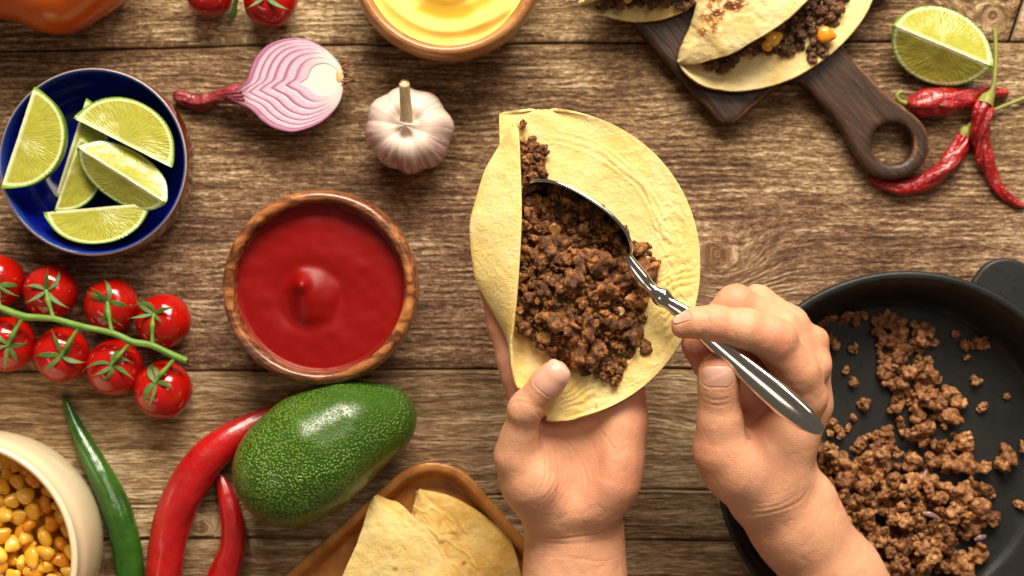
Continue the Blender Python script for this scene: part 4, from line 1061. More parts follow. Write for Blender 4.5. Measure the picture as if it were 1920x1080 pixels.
# ================================================================== TRAY WITH FOLDED TORTILLAS
f = Field([-640, -1000, -2], [240, -290, 62], 3.0)
X, Y = f.ax[0][:, None, None], f.ax[1][None, :, None]; Z = f.ax[2][None, None, :]
kx, ky = W(820, 820, 52)[:2]; e1 = np.array([-.755, -.656]); e2 = np.array([.669, -.743])
a = (X - kx) * e1[0] + (Y - ky) * e1[1]; b = (X - kx) * e2[0] + (Y - ky) * e2[1]
def rb2(a, b, lo, L1, L2, r):
    qx = np.abs(a - L1 / 2) - (L1 / 2 - lo - r); qy = np.abs(b - L2 / 2) - (L2 / 2 - lo - r)
    return np.hypot(np.maximum(qx, 0), np.maximum(qy, 0)) + np.minimum(np.maximum(qx, qy), 0) - r
do = rb2(a, b, 0, 560, 460, 108); zz = Z + 0 * do
flare = (52 - np.clip(zz, 0, 52)) * .35
outer = np.maximum(do + flare, np.abs(zz - 26) - 26)
inner = np.maximum(do + 17 + (52 - np.clip(zz, 14, 60)) * .42, 14 - zz)
dd_ = np.maximum(outer, -inner)
f.D[:] = np.minimum(dd_, 50); V, F = f.mesh(); V = relax(V, orient(V, F), 4, .5)
o = obj('wooden_tray', V, orient(V, F), W_TRAY); tag(o, 'rounded rectangular wooden tray holding folded tortillas at the bottom edge', 'tray')

def foldsheet(layers, label, spots, base, group=None):
    t = empty('folded_tortilla', W(*base), label, 'tortilla', group)
    for (A, B, zA, zB, bul, wr_) in layers:
        P, Z = strip(A, B, zA, zB, 110, 90, zb=bul)
        def tf(px, py):
            s = 0
            for (x, y, r_, a_) in spots: s = s + a_ * np.exp(-(((px - x) / r_) ** 2 + ((py - y) / (r_ * .8)) ** 2))
            return s * (.75 + .5 * vn(px * .12, py * .12, 8))
        sheetobj(P, Z, TORT3 if wr_ > 2.4 else TORT4, 'layer', t, tf, wr_, 4.2)
    return t
sp1 = [(676, 1052, 5, .9), (738, 1045, 5, .85), (741, 1066, 8, .95), (672, 1060, 3, .8), (690, 1075, 4, .5)]
# back one first: lower sheet, then its upper sheet
foldsheet([([(783, 921), (782, 930), (776, 950), (772, 975), (770, 1010), (760, 1130)], [(786, 920), (820, 925), (860, 938), (915, 972), (958, 1013), (990, 1130)], [22, 24, 26, 28, 30, 32], [24, 24, 26, 28, 30, 32], 5, 2.45),
           ([(783, 921), (779, 940), (772, 965), (768, 1000), (760, 1060), (750, 1130)], [(786, 921), (806, 940), (832, 966), (862, 1006), (890, 1052), (925, 1130)], [34, 38, 42, 44, 46, 48], [38, 44, 50, 54, 56, 56], 4, 2.45)],
          'golden folded tortilla fanned out behind the paler front one on the tray', [(780, 962, 9, .75), (822, 980, 14, .42), (852, 1000, 10, .4), (870, 1055, 7, .7), (930, 1010, 20, .3), (845, 1000, 30, .25)], (850, 1020, 18))
foldsheet([([(702, 931), (690, 960), (682, 990), (668, 1025), (652, 1062), (620, 1140)], [(706, 929), (730, 938), (752, 946), (778, 972), (815, 1010), (880, 1120)], [66, 72, 76, 78, 76, 74], [66, 74, 82, 86, 86, 82], 5, 1.5),
           ([(702, 931), (690, 960), (680, 990), (667, 1025), (650, 1062), (618, 1140)], [(703, 932), (722, 948), (748, 966), (780, 994), (824, 1040), (868, 1120)], [72, 84, 92, 96, 96, 92], [76, 90, 98, 104, 104, 100], 5, 1.6)],
          'pale folded tortilla with a few brown spots, frontmost on the tray', sp1, (740, 1020, 40))

# ================================================================== AVOCADO
f = Field([-560, -500, -2], [-130, -150, 214], 3.0)
f.chain([(546, 880, 104, 108), (592, 846, 104, 106), (655, 806, 97, 88), (716, 787, 86, 66)], 36)
V, F = f.mesh(); F = orient(V, F); V = relax(V, F, 8, .5); V = V + vnormals(V, F) * (2.5 * vn(V[:, 0] * .012, V[:, 1] * .012, V[:, 2] * .012))[:, None]
V[:, 2] = np.maximum(V[:, 2], 1); V[:, 2] -= V[:, 2].min() - .3
m = M('avocado_peel'); P = m.pos(); n0 = m.noise(P, .012, 2)
Pd = m.vec('ADD', P, m.vec('SCALE', m.n('ShaderNodeTexNoise').outputs['Color'], 3.0))
v1 = m.voro(Pd, .20, 'F1'); v2 = m.voro(Pd, .29, 'F1'); x, y, z = m.sep(P)
reg = m.remap(m.math('ADD', m.math('MULTIPLY', m.math('ADD', x, m.math('MULTIPLY', y, .3)), -1), m.math('MULTIPLY', m.math('SUBTRACT', n0, .5), 160)), -90, 110, 0, 1)   # towards the blunt end the speckling is stronger
spk = m.remap(m.math('ADD', m.math('MULTIPLY', v1, .75), m.math('MULTIPLY', m.noise(P, .08, 3, .6), .35)), .60, .40, 0, 1)
base = m.mix(n0, (.022, .074, .003), (.040, .105, .005))
c_ = m.mix(m.math('MULTIPLY', spk, m.math('ADD', .22, m.math('MULTIPLY', reg, .70))), base, (.16, .28, .016))
br = m.remap(m.noise(P, .05, 4, .7), .66, .74); c_ = m.mix(m.math('MULTIPLY', br, .5), c_, (.16, .05, .015))
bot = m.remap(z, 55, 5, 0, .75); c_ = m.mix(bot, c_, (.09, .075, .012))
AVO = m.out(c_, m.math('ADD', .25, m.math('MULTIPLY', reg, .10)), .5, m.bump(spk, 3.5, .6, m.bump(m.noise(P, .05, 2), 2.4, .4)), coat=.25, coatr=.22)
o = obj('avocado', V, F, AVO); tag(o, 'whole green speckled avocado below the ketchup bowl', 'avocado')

# ================================================================== CHILLIES
def chilli_mat(name, c0, c1, rough=.16):
    m = M(name); P = m.pos(); a = m.noise(P, .012, 3, .5); b = m.noise(P, .06, 3, .6)
    return m.out(m.mix(m.remap(a, .35, .65), c0, c1), m.remap(b, .3, .7, rough, rough + .2), .5, m.bump(m.math('ADD', b, m.math('MULTIPLY', m.noise(P, .022, 2), 2.5)), 3.4, .4), coat=.5, coatr=.08, sss=.1, sssr=(1, .2, .1), ssss=8)
RED = chilli_mat('red_chilli_skin', (.33, .002, .003), (.46, .006, .006), .28)
GRN = chilli_mat('green_chilli_skin', (.008, .050, .004), (.030, .11, .008), .16)
tipm = M('dark_chilli_tip')
def bumpy(amp, f_): return lambda Q, r, th: amp * np.array([vn(Q[:, 0] * f_ + 3 * math.cos(t), Q[:, 1] * f_ + 3 * math.sin(t), 1.5 + t * 0) for t in th]).T
def chilli(pts, mat, label, name='chilli_pepper', amp=1.6, z=None):
    P = np.array([W(a, b, max(r * .95, 4) + dz) for a, b, r, dz in pts]); R = [r * K(r) for _, _, r, _ in pts]
    V, F, A = tube(P, R, 40, dense=150, noise=bumpy(amp, .02))
    o = obj(name, V, F, mat); tag(o, label, 'chilli pepper'); return o
chilli([(117, 741, 2.5, 2), (124, 756, 7, 1), (136, 785, 11, 0), (160, 838, 18.5, 0), (190, 893, 24, 0), (214, 945, 27, 0), (232, 1000, 28, 0), (241, 1050, 27, 0), (245, 1100, 26, 0), (246, 1180, 24, 0), (240, 1280, 18, 0)], GRN, 'green chilli pepper with a dark pointed tip, beside the corn pot')
chilli([(541, 742, 4, 3), (528, 758, 8, 2), (505, 776, 15, 0), (465, 801, 24, 0), (425, 828, 31, 0), (385, 865, 35.5, 0), (352, 912, 37, 0), (328, 965, 36.5, 0), (314, 1020, 35, 0), (308, 1080, 33.5, 0), (310, 1150, 31, 0), (320, 1250, 24, 0)], RED, 'long curved red chilli pepper reaching behind the avocado')
chilli([(406, 882, 3, 8), (413, 896, 9, 5), (423, 925, 16, 2), (433, 960, 21, 0), (438, 995, 23.5, 0), (435, 1030, 25, 0), (424, 1065, 27, 0), (408, 1105, 28, 0), (385, 1170, 28, 0), (355, 1250, 20, 0)], RED, 'shorter red chilli pepper with its tip up, left of the avocado')

def dried_mat():
    m = M('dried_red_chilli'); P = m.pos(); a = m.noise(P, .05, 3, .6); b = m.noise(P, .13, 3, .6, .8)
    return m.out(m.mix(m.remap(a, .35, .65), (.26, .006, .008), (.44, .012, .012)), .22, .55, m.bump(b, 7.0, .7), coat=.6, coatr=.1)
DRY = dried_mat()
m = M('chilli_stem'); STEMM = m.out(m.mix(m.noise(m.pos(), .06, 3), (.20, .22, .035), (.34, .33, .07)), .5, .4, m.bump(m.noise(m.pos(), .2, 3), 1.5, .5))
def wrinkle(amp): 
    def fn(Q, r, th):
        o = np.array([amp * (vn(Q[:, 0] * .045 + 2.2 * math.cos(t), Q[:, 1] * .045 + 2.2 * math.sin(t), 2.2) + .5 * np.abs(vn(Q[:, 0] * .11 + 2 * math.cos(t), Q[:, 1] * .11 + 2 * math.sin(t), 5.2))) for t in th]).T
        return o * np.clip(r / 14, .15, 1)[:, None]
    return fn
def dried(body, cap, stem, label):
    t = empty('dried_chilli', W(body[len(body) // 2][0], body[len(body) // 2][1], 0), label, 'dried chilli')
    V, F, A = tube([W(a, b, r * .85 + dz) for a, b, r, dz in body], [r * .98 for _, _, r, _ in body], 36, dense=150, noise=wrinkle(4.6)); obj('pod', V, F, DRY, t)
    V, F, A = tube([W(a, b, r * .9 + dz) for a, b, r, dz in cap], [r for _, _, r, _ in cap], 24, noise=wrinkle(1.6)); obj('calyx', V, F, STEMM, t)
    V, F, A = tube([W(a, b, dz) for a, b, r, dz in stem], [r for _, _, r, _ in stem], 14, dense=60); obj('stem', V, F, STEMM, t)
    return t
dried([(1706, 194, 16, 0), (1722, 196, 24, 0), (1745, 193, 26, 0), (1775, 190, 25, 0), (1810, 184, 21, 0), (1845, 176, 15, 0), (1868, 174, 10, 2), (1884, 175, 7, 2), (1888, 176, 3, 2)],
      [(1724, 196, 20, 2), (1714, 195, 16, 0), (1704, 194, 10, 4), (1700, 193, 7, 6)], [(1706, 195, 6, 16), (1696, 193, 5, 18), (1687, 189, 4, 20), (1682, 182, 3.5, 22), (1684, 175, 3, 23), (1692, 172, 3, 22)], 'wrinkled dried red chilli lying flat below the lime wedge')
dried([(1848, 190, 13, 26), (1842, 208, 17, 24), (1839, 232, 17, 18), (1837, 262, 15.5, 8), (1845, 296, 15, 2), (1858, 328, 12, 0), (1874, 354, 10, 0), (1892, 373, 8, 0), (1908, 384, 6.5, 0), (1922, 386, 4, 0)],
      [(1846, 196, 15, 28), (1850, 186, 13.5, 28), (1856, 177, 9, 30), (1859, 170, 5, 30)], [(1857, 176, 5.5, 42), (1862, 162, 4.5, 42), (1866, 130, 4, 38), (1867, 95, 3.8, 34), (1866, 65, 4, 30), (1865, 56, 5.5, 28), (1865, 53, 4, 28)], 'dried red chilli with a long upright green stem, crossing over another')
dried([(1808, 252, 11, 2), (1802, 268, 14, 0), (1790, 290, 16, 0), (1770, 316, 16.5, 0), (1742, 338, 16, 0), (1712, 348, 14.5, 0), (1680, 350, 13, 0), (1652, 344, 9, 0), (1638, 338, 5, 0), (1630, 334, 3.5, 0)],
      [(1807, 256, 11, 3), (1811, 246, 11, 3), (1816, 240, 7, 5)], [(1813, 242, 5, 14), (1822, 232, 4.2, 16), (1845, 216, 3.8, 14), (1870, 204, 3.5, 12), (1900, 192, 3.5, 12), (1930, 180, 3.5, 12)], 'curved dried red chilli touching the end of the board handle')

# ================================================================== LIMES
def lime_mats():
    m = M('lime_flesh'); u = m.attr('uvw', fac=False); a, r, h = m.sep(u)   # a: angle about the core, r: 0 centre..1 rind
    ang = a
    ves = m.voro(m.comb(m.math('MULTIPLY', ang, 26), m.math('MULTIPLY', r, 7)), 1.0)
    nz2 = m.noise(m.comb(m.math('MULTIPLY', ang, 13), m.math('MULTIPLY', r, 4)), 1.0, 3)
    fl = m.mix(m.remap(nz2, .3, .7), (.36, .36, .030), (.45, .43, .055))
    fl = m.mix(m.remap(ves, .2, .8, .16, 0), fl, (.70, .66, .22))
    pith = m.math('MAXIMUM', m.remap(r, .905, .94), m.remap(h, .10, .04))
    fl = m.mix(pith, fl, (.76, .76, .44))
    fl = m.mix(m.remap(r, .955, .985), fl, (.22, .38, .03))
    f = m.out(fl, .22, .5, m.bump(m.math('ADD', ves, nz2), 2.4, .45), sss=.25, sssr=(1, .9, .25), ssss=8, coat=.5, coatr=.12)
    m = M('lime_rind'); P = m.pos(); v = m.voro(P, .10)
    r_ = m.out(m.mix(m.noise(P, .03, 3), (.09, .20, .018), (.22, .33, .035)), .3, .5, m.bump(v, 1.2, .3), coat=.3, coatr=.1, sss=.1, ssss=6)
    return f, r_
FLESH, RIND = lime_mats()
def lime(C, L, R, dih, rot, label, group=None, nip=1.08):
    """wedge: core along local X, rind bulging towards local -Z"""
    c = np.array(C, float); M3 = np.array(mathutils.Euler([math.radians(a) for a in rot], 'XYZ').to_matrix())
    t = empty('lime_wedge', c, label, 'lime wedge', group)
    n = 60; xs = np.sin(np.linspace(-math.pi / 2, math.pi / 2, n)); prof = np.sqrt(np.maximum(1 - np.abs(xs) ** 2.1, 0)); X = xs * L * (1 + 0 * prof)
    X = X + np.sign(xs) * 5 * np.exp(-((1 - np.abs(xs)) / .03))
    def face(sg):
        aa = math.radians(dih / 2) * sg; m_ = 26; V = []; A = []
        for i in range(n):
            for j in range(m_):
                q = j / (m_ - 1); rad = R * prof[i] * q
                sag = 1.2 * math.sin(q * math.pi) * prof[i]
                V.append((X[i], rad * math.sin(aa) - sg * sag * math.cos(aa), -rad * math.cos(aa) - sag * abs(math.sin(aa))))
                rr = math.hypot(xs[i], prof[i] * q); A.append((math.atan2(prof[i] * q, xs[i]), rr, prof[i] * q))
        V = np.array(V) @ M3.T + c; F = gridfaces(n, m_)
        if sg < 0: F = F[:, ::-1]
        V += (.7 * fbm(V[:, 0] * .06, V[:, 1] * .06, V[:, 2] * .06, 2))[:, None] * (M3 @ np.array([0, sg * math.cos(aa), math.sin(abs(aa)) * 1.0]))
        obj('flesh', V, F, FLESH, t, attrs={'uvw': np.array(A)})
    face(1); face(-1)
    m_ = 24; V = []
    for i in range(n):
        for j in range(m_):
            aa = math.radians(dih / 2) * (-1 + 2 * j / (m_ - 1)); rad = (R * prof[i]) * 1.004
            V.append((X[i] * 1.004, rad * math.sin(aa), -rad * math.cos(aa)))
    V = np.array(V) @ M3.T + c; obj('rind', V, gridfaces(n, m_), RIND, t)
    return t
def aim(px, py, z, dpx, dpy, dz, up):
    """centre + axis direction (photo-plane dx,dy,dz) and the opposite-of-rind direction -> euler"""
    x = np.array([dpx, -dpy, dz], float); x /= np.linalg.norm(x); zz = np.array([up[0], -up[1], up[2]], float); zz -= (zz @ x) * x; zz /= np.linalg.norm(zz)
    y = np.cross(zz, x); e = mathutils.Matrix(np.stack([x, y, zz], 1)).to_euler('XYZ')
    return W(px, py, z), [math.degrees(a) for a in e]
def wedge(px, py, z, d, up, L, R, dih, label, group=None):
    c, e = aim(px, py, z, *d, up); return lime(c, L, R, dih, e, label, group)
GW = None
wedge(33, 257, 128, (-58, 177, 0), (-1.0, -.2, .52), 90, 86, 62, 'large lime wedge leaning on the left rim of the blue bowl', GW)
wedge(133, 276, 92, (-50, 160, 0), (-.75, -.1, .6), 88, 62, 50, 'narrow lime wedge partly buried in the middle of the blue bowl', GW)
wedge(126, 325, 104, (-42, 118, -4), (-.55, .2, .85), 68, 62, 66, 'lime wedge standing on end between the others in the blue bowl', GW)
wedge(230, 268, 112, (170, 86, 0), (-.28, .95, .62), 94, 80, 55, 'pale lime wedge nearest the upper right rim of the blue bowl', GW)
wedge(228, 328, 124, (142, 90, -3), (.10, .05, 1.0), 88, 58, 112, 'lime wedge with both cut faces showing, right of centre in the blue bowl', GW)
wedge(182, 389, 100, (184, -16, 0), (.05, -1.0, .45), 92, 66, 60, 'yellowish lime wedge lowest in the blue bowl', GW)
wedge(1768, 86, 74, (172, 72, 0), (-.08, .16, 1.0), 93, 78, 122, 'thick lime wedge on the bare table above the dried chillies')

# ================================================================== TOMATOES
def tom_mat():
    m = M('tomato_skin'); P = m.pos(); a = m.noise(P, .015, 2); sp = m.remap(m.voro(P, .10), .10, .05)
    return m.out(m.mix(m.remap(m.noise(P, .05, 4, .7), .60, .78, 0, .35), m.mix(a, (.34, .003, .002), (.47, .008, .003)), (.50, .06, .01)), m.remap(m.noise(P, .12, 3, .7), .5, .75, .12, .3), .5, m.bump(m.noise(P, .03, 2), 1.2, .2), coat=.4, coatr=.05, sss=.15, sssr=(1, .2, .08), ssss=10)
TOM = tom_mat()
def green(name, c0, c1, r=.5):
    m = M(name); P = m.pos(); return m.out(m.mix(m.noise(P, .07, 3), c0, c1), r, .4, m.bump(m.noise(P, .2, 3), 1.6, .5), sss=.15, ssss=4)
VINE = green('vine_green', (.085, .20, .018), (.20, .34, .055)); CALY = green('calyx_green', (.030, .085, .010), (.12, .20, .035))
def rotm(dz):
    """rotation taking +Z to direction dz"""
    return np.array(mathutils.Vector((0, 0, 1)).rotation_difference(mathutils.Vector(dz)).to_matrix())
def tomato(parent, px, py, r, calx, caly, seed, calyx=True, ph=0.0, lsz=1.0):
    """sphere sitting on the table; its stem end faces the calyx point"""
    r = r * K(r); c = W(px, py, r * .93)
    k = (D - c[2] - r * .8) / D
    u = np.array([(calx - 960) * k - c[0], (540 - caly) * k - c[1]]); dxy = min(np.linalg.norm(u) / r, .93)
    u = u / max(np.linalg.norm(u), 1e-6); dirv = np.array([u[0] * dxy, u[1] * dxy, math.sqrt(1 - dxy ** 2)])
    R3 = rotm(dirv); n, m_ = 56, 40
    ph_ = np.linspace(.001, math.pi - .001, m_); th = np.linspace(0, 2 * math.pi, n, endpoint=False)
    pr = r * (1 - .10 * np.exp(-(ph_ / .28) ** 2) - .03 * np.exp(-((math.pi - ph_) / .3) ** 2)); pr_z = .93
    Rr = pr[:, None] * (1 + .012 * np.cos(5 * th + seed) * np.sin(ph_)[:, None])
    V = np.stack([Rr * np.sin(ph_)[:, None] * np.cos(th), Rr * np.sin(ph_)[:, None] * np.sin(th), Rr * np.cos(ph_)[:, None] * pr_z], -1).reshape(-1, 3)
    V = V @ R3.T + c; F = gridfaces(m_, n, wrapv=True)
    t = obj('tomato', V, F, TOM, parent)
    top = c + dirv * r * .86
    if calyx:
        rs = np.random.default_rng(seed); VV = []; FF = []; nl = 5 + int(seed % 2)
        for i in range(nl):
            a = 2 * math.pi * i / nl + ph + rs.normal() * .18; Ls = r * rs.uniform(.70, 1.15) * lsz; wd = r * rs.uniform(.12, .17) * lsz; curl = rs.uniform(-.05, .9); bend = rs.normal() * .55; tw = rs.normal() * .5
            m2 = 14
            for j in range(m2):
                q = j / (m2 - 1); s_ = q * Ls; ww = wd * (math.sin(math.pi * min(q * .8 + .14, 1)) ** .8) * (1 - q ** 3) + .4
                aa = a + bend * q; rr = s_ / r
                # follow the fruit, then lift off
                phi = rr * (1 - .35 * curl); lift = 1.5 + r * curl * q ** 2.2 * .75 + 2.2 * math.sin(q * 3)
                for k_, (wv, zz_) in enumerate([(-1, .0), (0, -1.4), (1, .0)]):
                    aw = aa + wv * ww / max(s_ + 3, 4) * .9 if s_ > 2 else aa + wv * .7
                    rad = r * .93 + lift + zz_ + wv * tw * ww * .45
                    VV.append((rad * math.sin(phi) * math.cos(aw), rad * math.sin(phi) * math.sin(aw), rad * math.cos(phi) * pr_z - r * .05 * math.exp(-(phi / .3) ** 2)))
            b = i * m2 * 3
            for j in range(m2 - 1):
                for k_ in range(2): FF.append([b + j * 3 + k_, b + j * 3 + k_ + 1, b + (j + 1) * 3 + k_ + 1, b + (j + 1) * 3 + k_])
        VV = np.array(VV) @ R3.T + c
        o = obj('calyx', VV, np.array(FF), CALY, t); sm_ = o.modifiers.new('thickness', 'SOLIDIFY'); sm_.thickness = 1.8 * S; s2 = o.modifiers.new('smooth', 'SUBSURF'); s2.levels = s2.render_levels = 1
    return t, top
def vine(name, label, main, mr, toms, stems, base):
    t = empty(name, W(*base), label, 'tomatoes')
    P = [W(a, b, z) for a, b, z in main]; V, F, A = tube(P, mr, 18, dense=140, noise=bumpy(1.3, .05)); obj('vine_stem', V, F, VINE, t)
    for i, (px, py, r, cx_, cy_, cal, ph) in enumerate(toms):
        tm, top = tomato(t, px, py, r, cx_, cy_, 11 + i, cal, ph)
        if stems[i] is not None:
            sx, sy, sz = stems[i]; e = W(sx, sy, sz); kn = top + (e - top) * .38 + np.array([0, 0, 5])
            V, F, A = tube([top - (kn - top) * .02, top + (kn - top) * .5, kn, kn + (e - kn) * .5, e], [3.8, 3.4, 5.0, 3.2, 4.2], 14, dense=50, noise=bumpy(.6, .08)); obj('stalk', V, F, VINE, t)
    return t
vine('tomato_vine', 'eight red cherry tomatoes on one green vine at the left edge',
     [(-60, 545, 92), (-20, 565, 96), (0, 577, 98), (44, 593, 100), (100, 598, 102), (148, 611, 103), (209, 624, 102), (248, 641, 100), (285, 648, 98), (326, 667, 93), (350, 677, 90)],
     [5, 5.2, 5.8, 6.4, 5.2, 5.6, 5.4, 6.4, 5.4, 6.2, 5.4],
     [(-4, 527, 50, -2, 535, True, 0), (95, 547, 51, 88, 544, True, .3), (209, 572, 51, 203, 566, True, .8), (307, 602, 52, 287, 586, True, .2), (15, 645, 52, 17, 648, True, .1), (116, 665, 52, 118, 667, True, .5), (215, 689, 53, 211, 683, True, .9), (306, 731, 55, 290, 714, True, 1.2)],
     [(0, 577, 98), (100, 597, 102), (209, 620, 102), (285, 645, 98), (44, 594, 100), (148, 614, 102), (246, 641, 100), (328, 672, 92)], (150, 640, 0))
vine('tomato_vine', 'two red cherry tomatoes with a bit of stalk at the top edge',
     [(446, -60, 60), (447, -30, 50), (444, -5, 40), (441, 12, 30), (438, 24, 20), (434, 32, 12), (428, 28, 12)], [4, 4, 4, 4, 6, 6, 4],
     [(392, -14, 47, 425, -34, True, 0), (507, 1, 51, 498, -8, True, .4)], [(446, -46, 58), (447, -30, 52)], (450, 0, 0))

# ================================================================== BELL PEPPER
f = Field([-1160, 380, -2], [-640, 860, 230], 3.6)
f.chain([(20, -95, 105, 112), (12, -70, 100, 106)], 20); f.chain([(104, -40, 100, 104), (150, -80, 105, 108), (190, -160, 100, 90)], 20)
f.chain([(60, -120, 120, 120), (90, -190, 120, 120)], 20); f.chain([(-60, -70, 100, 95), (-90, -110, 100, 95)], 20)
V, F = f.mesh(); F = orient(V, F); V = relax(V, F, 6, .5)
m = M('orange_pepper_skin'); P = m.pos()
o = obj('bell_pepper', V, F, m.out(m.mix(m.noise(P, .01, 2), (.62, .085, .003), (.70, .12, .005)), .22, .5, m.bump(m.noise(P, .02, 2), 3, .2), coat=.4, coatr=.12, sss=.2, sssr=(1, .3, .05), ssss=14)); tag(o, 'glossy orange bell pepper cut off by the top left corner', 'bell pepper')

# ================================================================== GARLIC
gt = empty('garlic_bulb', W(771, 246, 0), 'whole garlic bulb with purple streaks and a dry stem', 'garlic')
gc = W(771, 246, 62); n, m_ = 200, 90
th = np.linspace(0, 2 * math.pi, n, endpoint=False); ph = np.linspace(.001, math.pi - .001, m_)
TH, PH = np.meshgrid(th, ph)
ang = [0.15, .95, 1.75, 2.55, 3.35, 4.05, 4.72, 5.45]; lob = np.zeros_like(TH)
for a_ in ang:
    dlt = (TH - a_ + math.pi) % (2 * math.pi) - math.pi; lob = np.maximum(lob, np.exp(-(dlt / .36) ** 2))
R_ = 77 * (1 + .11 * (lob - .5) * np.sin(PH) ** 1.2) * (1 + .03 * np.cos(TH * 2 + 1))
prof_r = np.sin(PH) ** .85; prof_z = np.cos(PH)
dip = 20 * np.exp(-(PH / .34) ** 2)
X = R_ * prof_r * np.cos(TH); Y = R_ * prof_r * np.sin(TH); Z = 62 * prof_z * (1 + .05 * (lob - .5)) * np.where(prof_z > 0, 1.0, .95) - dip + 22 * np.exp(-(PH / .13) ** 2)
sh = np.stack([-6 * np.cos(PH / 2) ** 2, 4 * np.cos(PH / 2) ** 2 + 0 * PH], -1)
V = np.stack([X + sh[..., 0], Y + sh[..., 1], Z], -1).reshape(-1, 3)
streak = vn(TH * 14, PH * 1.2, 1) .ravel()
V = V * (1 + .006 * streak * np.sin(PH).ravel())[:, None] + gc
m = M('garlic_skin'); u = m.attr('uvw', fac=False); a, p_, l_ = m.sep(u)
cx_, sx_, _ = m.sep(m.attr('ring', fac=False))
v_ = m.comb(m.math('MULTIPLY', cx_, 9), m.math('MULTIPLY', sx_, 9), m.math('MULTIPLY', p_, .9)); s1 = m.noise(v_, 1.0, 4, .6)
v3_ = m.comb(m.math('MULTIPLY', cx_, 1.4), m.math('MULTIPLY', sx_, 1.4), p_); s3 = m.noise(v3_, 1.0, 2)
side_ = m.remap(m.math('ADD', m.math('MULTIPLY', sx_, -.50), m.math('MULTIPLY', s3, .8)), .05, .60)
amt = m.math('MULTIPLY', m.remap(s1, .34, .58), m.math('MULTIPLY', m.remap(p_, .4, 1.0), m.math('ADD', .28, side_), clamp=True))
c_ = m.mix(m.math('MULTIPLY', amt, .8), (.74, .60, .50), (.25, .075, .095))
GAR = m.out(c_, .38, .45, m.bump(s1, 3.0, .5), sss=.2, sssr=(1, .6, .5), ssss=8)
A = np.stack([TH.ravel(), PH.ravel(), lob.ravel()], 1); A2 = np.stack([np.cos(TH).ravel(), np.sin(TH).ravel(), 0 * TH.ravel()], 1)
obj('bulb', V, gridfaces(m_, n, wrapv=True), GAR, gt, attrs={'uvw': A, 'ring': A2})
m = M('garlic_stem'); x, y, z = m.sep(m.pos()); s_ = m.noise(m.comb(m.math('MULTIPLY', x, .3), m.math('MULTIPLY', y, .04), z), 1, 3)
GST = m.out(m.mix(m.remap(s_, .35, .65), (.50, .34, .17), (.72, .56, .36)), .6, .3, m.bump(s_, 2, .6))
V, F, A = tube([W(762, 240, 96), W(762, 228, 110), W(761, 205, 128), W(759, 180, 146), W(758, 160, 160), W(758, 157, 163)], [17, 12.5, 10.5, 9.5, 9.0, 7.5], 26, noise=bumpy(1.5, .06)); obj('stem', V, F, GST, gt)

# ================================================================== RED ONION HALF
on = empty('onion_half', W(555, 160, 0), 'halved red onion, cut side up, with its dried neck and roots', 'onion')
oz = 62
out_ = catmull([(424, 181), (440, 168), (456, 158), (464, 147), (469, 131), (481, 106), (500, 86), (525, 75), (550, 72), (575, 74), (600, 85), (622, 102), (638, 122), (644, 142), (643, 165), (637, 190), (622, 212), (600, 230), (572, 242), (545, 247), (515, 240), (492, 226), (476, 210), (462, 200), (444, 192), (424, 181)], 180)[:-1]
anc = np.array([634, 143.])
def level(s, pinch):
    q = anc + (out_ - anc) * s
    # each inner layer ends in a point towards the neck
    d = np.exp(-(((q[:, 1] - (anc[1] + 22 * s + 4)) / (26 * s + 4)) ** 2)) * (q[:, 0] < anc[0] - 110 * s)
    q[:, 0] -= d * pinch * s
    return q
m = M('onion_layer'); u = m.attr('uvw', fac=False); t_, al, fd = m.sep(u)
P = m.pos(); strk = m.noise(m.comb(m.math('MULTIPLY', t_, 3), m.math('MULTIPLY', al, 60)), 1, 3)
edge_ = m.math('MAXIMUM', m.remap(t_, .34, .12), m.remap(t_, .88, 1.0, 0, .6))
pur = m.mix(m.noise(P, .03, 2), (.20, .010, .08), (.32, .03, .15))
c_ = m.mix(m.math('MULTIPLY', edge_, fd), m.mix(m.remap(strk, .3, .7), (.56, .38, .49), (.70, .57, .60)), pur)
c_ = m.mix(m.math('MULTIPLY', m.remap(t_, .5, .0, 0, .35), fd), c_, (.62, .25, .36))
rc = m.attr('outermost'); c_ = m.mix(m.math('MULTIPLY', rc, m.remap(strk, .3, .7, .6, .95)), c_, (.34, .055, .18)); c_ = m.mix(m.math('MULTIPLY', m.remap(fd, .0, 1.0, 0, .35), m.remap(m.noise(P, .02, 2), .3, .7, .2, .7)), c_, (.66, .42, .56)); c_ = m.mix(m.remap(fd, .6, .0, 0, .8), c_, (.74, .75, .64))
xx_ = m.sep(P)[0]; c_ = m.mix(m.remap(xx_, -70, -108, 0, .94), c_, (.15, .010, .040))
ONL = m.out(c_, .25, .5, m.bump(strk, 1.0, .25), sss=.3, sssr=(1, .6, .7), ssss=10, coat=.3, coatr=.15)
m = M('onion_outer_skin'); P = m.pos(); s_ = m.noise(m.comb(m.math('MULTIPLY', m.sep(P)[0], .03), m.math('MULTIPLY', m.sep(P)[1], .15), m.math('MULTIPLY', m.sep(P)[2], .15)), 1, 3)
OSK = m.out(m.mix(s_, (.10, .008, .025), (.30, .05, .09)), .28, .5, m.bump(s_, 2, .4), coat=.4, coatr=.12)
m = M('onion_neck_skin'); P = m.pos(); s_ = m.noise(P, .08, 4, .6)
ONK = m.out(m.mix(m.remap(s_, .35, .65), (.13, .010, .014), (.34, .045, .05)), .3, .5, m.bump(s_, 5, .6), coat=.3, coatr=.15)
scs = [1.0, .955, .88, .80, .71, .60, .47, .33]
pin = [0] * 8
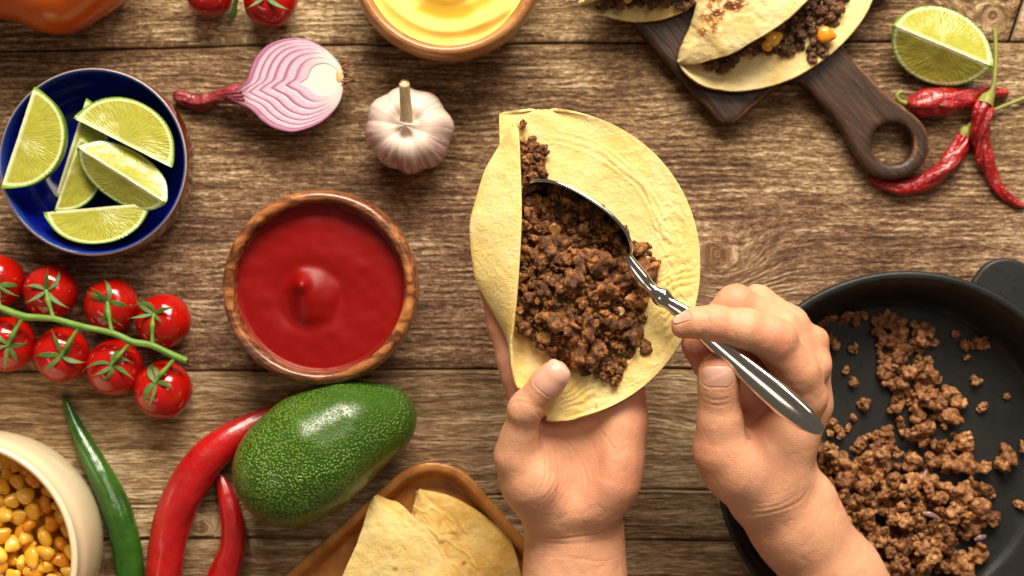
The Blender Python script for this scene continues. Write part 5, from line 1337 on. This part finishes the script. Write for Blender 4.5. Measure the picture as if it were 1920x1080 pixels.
for i in range(len(scs) - 1):
    A_ = level(scs[i], pin[i]); B_ = level(scs[i + 1], pin[i + 1]); m2 = 9; n = len(A_)
    tq = np.linspace(0, 1, m2); P_ = A_[:, None] * (1 - tq)[None, :, None] + B_[:, None] * tq[None, :, None]
    wd = np.linalg.norm(A_ - B_, axis=1)
    Z = oz + .5 * np.sin(math.pi * tq)[None, :] ** .5 * np.clip(wd / 5, 0, 1)[:, None] - i * .03 + .0 * wd[:, None]
    k = (D - Z) / D; V = np.stack([(P_[..., 0] - 960) * k, (540 - P_[..., 1]) * k, Z], -1)
    # inner wall so the piece has depth
    dn = V[:, -1:].copy(); dn[..., 2] -= 6; V = np.concatenate([V, dn], 1).reshape(-1, 3)
    fd = sstep(20, 110, np.linalg.norm(A_ - anc, axis=1)) * (1 if i < 7 else .0)
    U_ = np.stack([np.tile(np.append(tq, 1), n), np.repeat(np.linspace(0, 1, n), m2 + 1), np.repeat(fd, m2 + 1)], 1)
    obj('layer', V, gridfaces(n, m2 + 1, wrapu=True), ONL, on, attrs={'uvw': U_, 'outermost': np.full(len(V), 1.0 if i == 0 else 0.0)})
B_ = level(scs[-1], 0); V = np.array([W(a, b, oz - .6) for a, b in B_] + [W(*B_.mean(0), oz)]); nB = len(B_)
A3 = np.zeros((len(V), 3)); A3[:, 0] = .6
obj('layer', V, [[i, (i + 1) % nB, nB] for i in range(nB)], ONL, on, attrs={'uvw': A3})
# outer shell below the cut
m2 = 22; V = []; A_ = level(1.0, 0); cen = np.array([555, 160.])
for j in range(m2):
    a = j / (m2 - 1) * math.pi / 2; s_ = math.cos(a) * 1.012 if j else 1.006
    for q in A_:
        p = cen + (q - cen) * max(s_, .02); V.append(W(p[0], p[1], max(oz - 1.0 - 60 * math.sin(a), .5)))
obj('skin', np.array(V), gridfaces(m2, len(A_), wrapv=True), OSK, on)
V, F, A = tube([W(462, 178, 32), W(450, 179, 34), W(436, 180, 33), W(418, 181, 28), W(400, 185, 22), W(380, 192, 17), W(362, 190, 15), (W(345, 184, 14)), W(333, 181, 14), W(327, 183, 12)], [20, 19, 17, 15, 13, 14, 13, 12, 11, 7], 32, dense=140, flat=.72, noise=wrinkle(3.6)); obj('neck', V, F, ONK, on)
for i, (y0, y1, x0, x1) in enumerate([(172, 180, 452, 402), (180, 184, 456, 410), (187, 186, 458, 418)]):
    V, F, A = tube([W(x0, y0, 63), W((x0 + x1) / 2, (y0 + y1) / 2 - 1, 60), W(x1, y1, 44)], [2.6, 2.2, 1.2], 8, dense=20); obj('neck_fibre', V, F, ONK, on, attrs={'uvw': np.tile([.5, .5, 0], (len(V), 1))})
m = M('onion_root'); ROOT = m.out(m.mix(m.noise(m.pos(), .1, 2), (.42, .22, .08), (.12, .03, .03)), .7, .3)
m = M('onion_base'); BASE = m.out((.78, .50, .20), .4, .4, sss=.2, ssss=6)
f = Field([*(W(615, 175, 0)[:2]), 30], [*(W(655, 110, 0)[:2]), 70], 1.5); f.ell(W(637, 143, 54), (8, 19, 11), 3); V, F = f.mesh(); obj('root_plate', V, orient(V, F), BASE, on)
for i in range(60):
    a = rng.uniform(112, 172); x = 641 + rng.uniform(-3, 3); dx = rng.uniform(5, 17); dy = rng.normal() * 7; z = rng.uniform(40, 62)
    V, F, A = tube([W(x, a, z), W(x + dx * .6, a + dy * .3, z + 2), W(x + dx, a + dy, z + rng.uniform(-8, 4))], [1.6, 1.3, .6], 7, dense=12, noise=bumpy(.5, .3)); obj('root', V, F, ROOT, on)
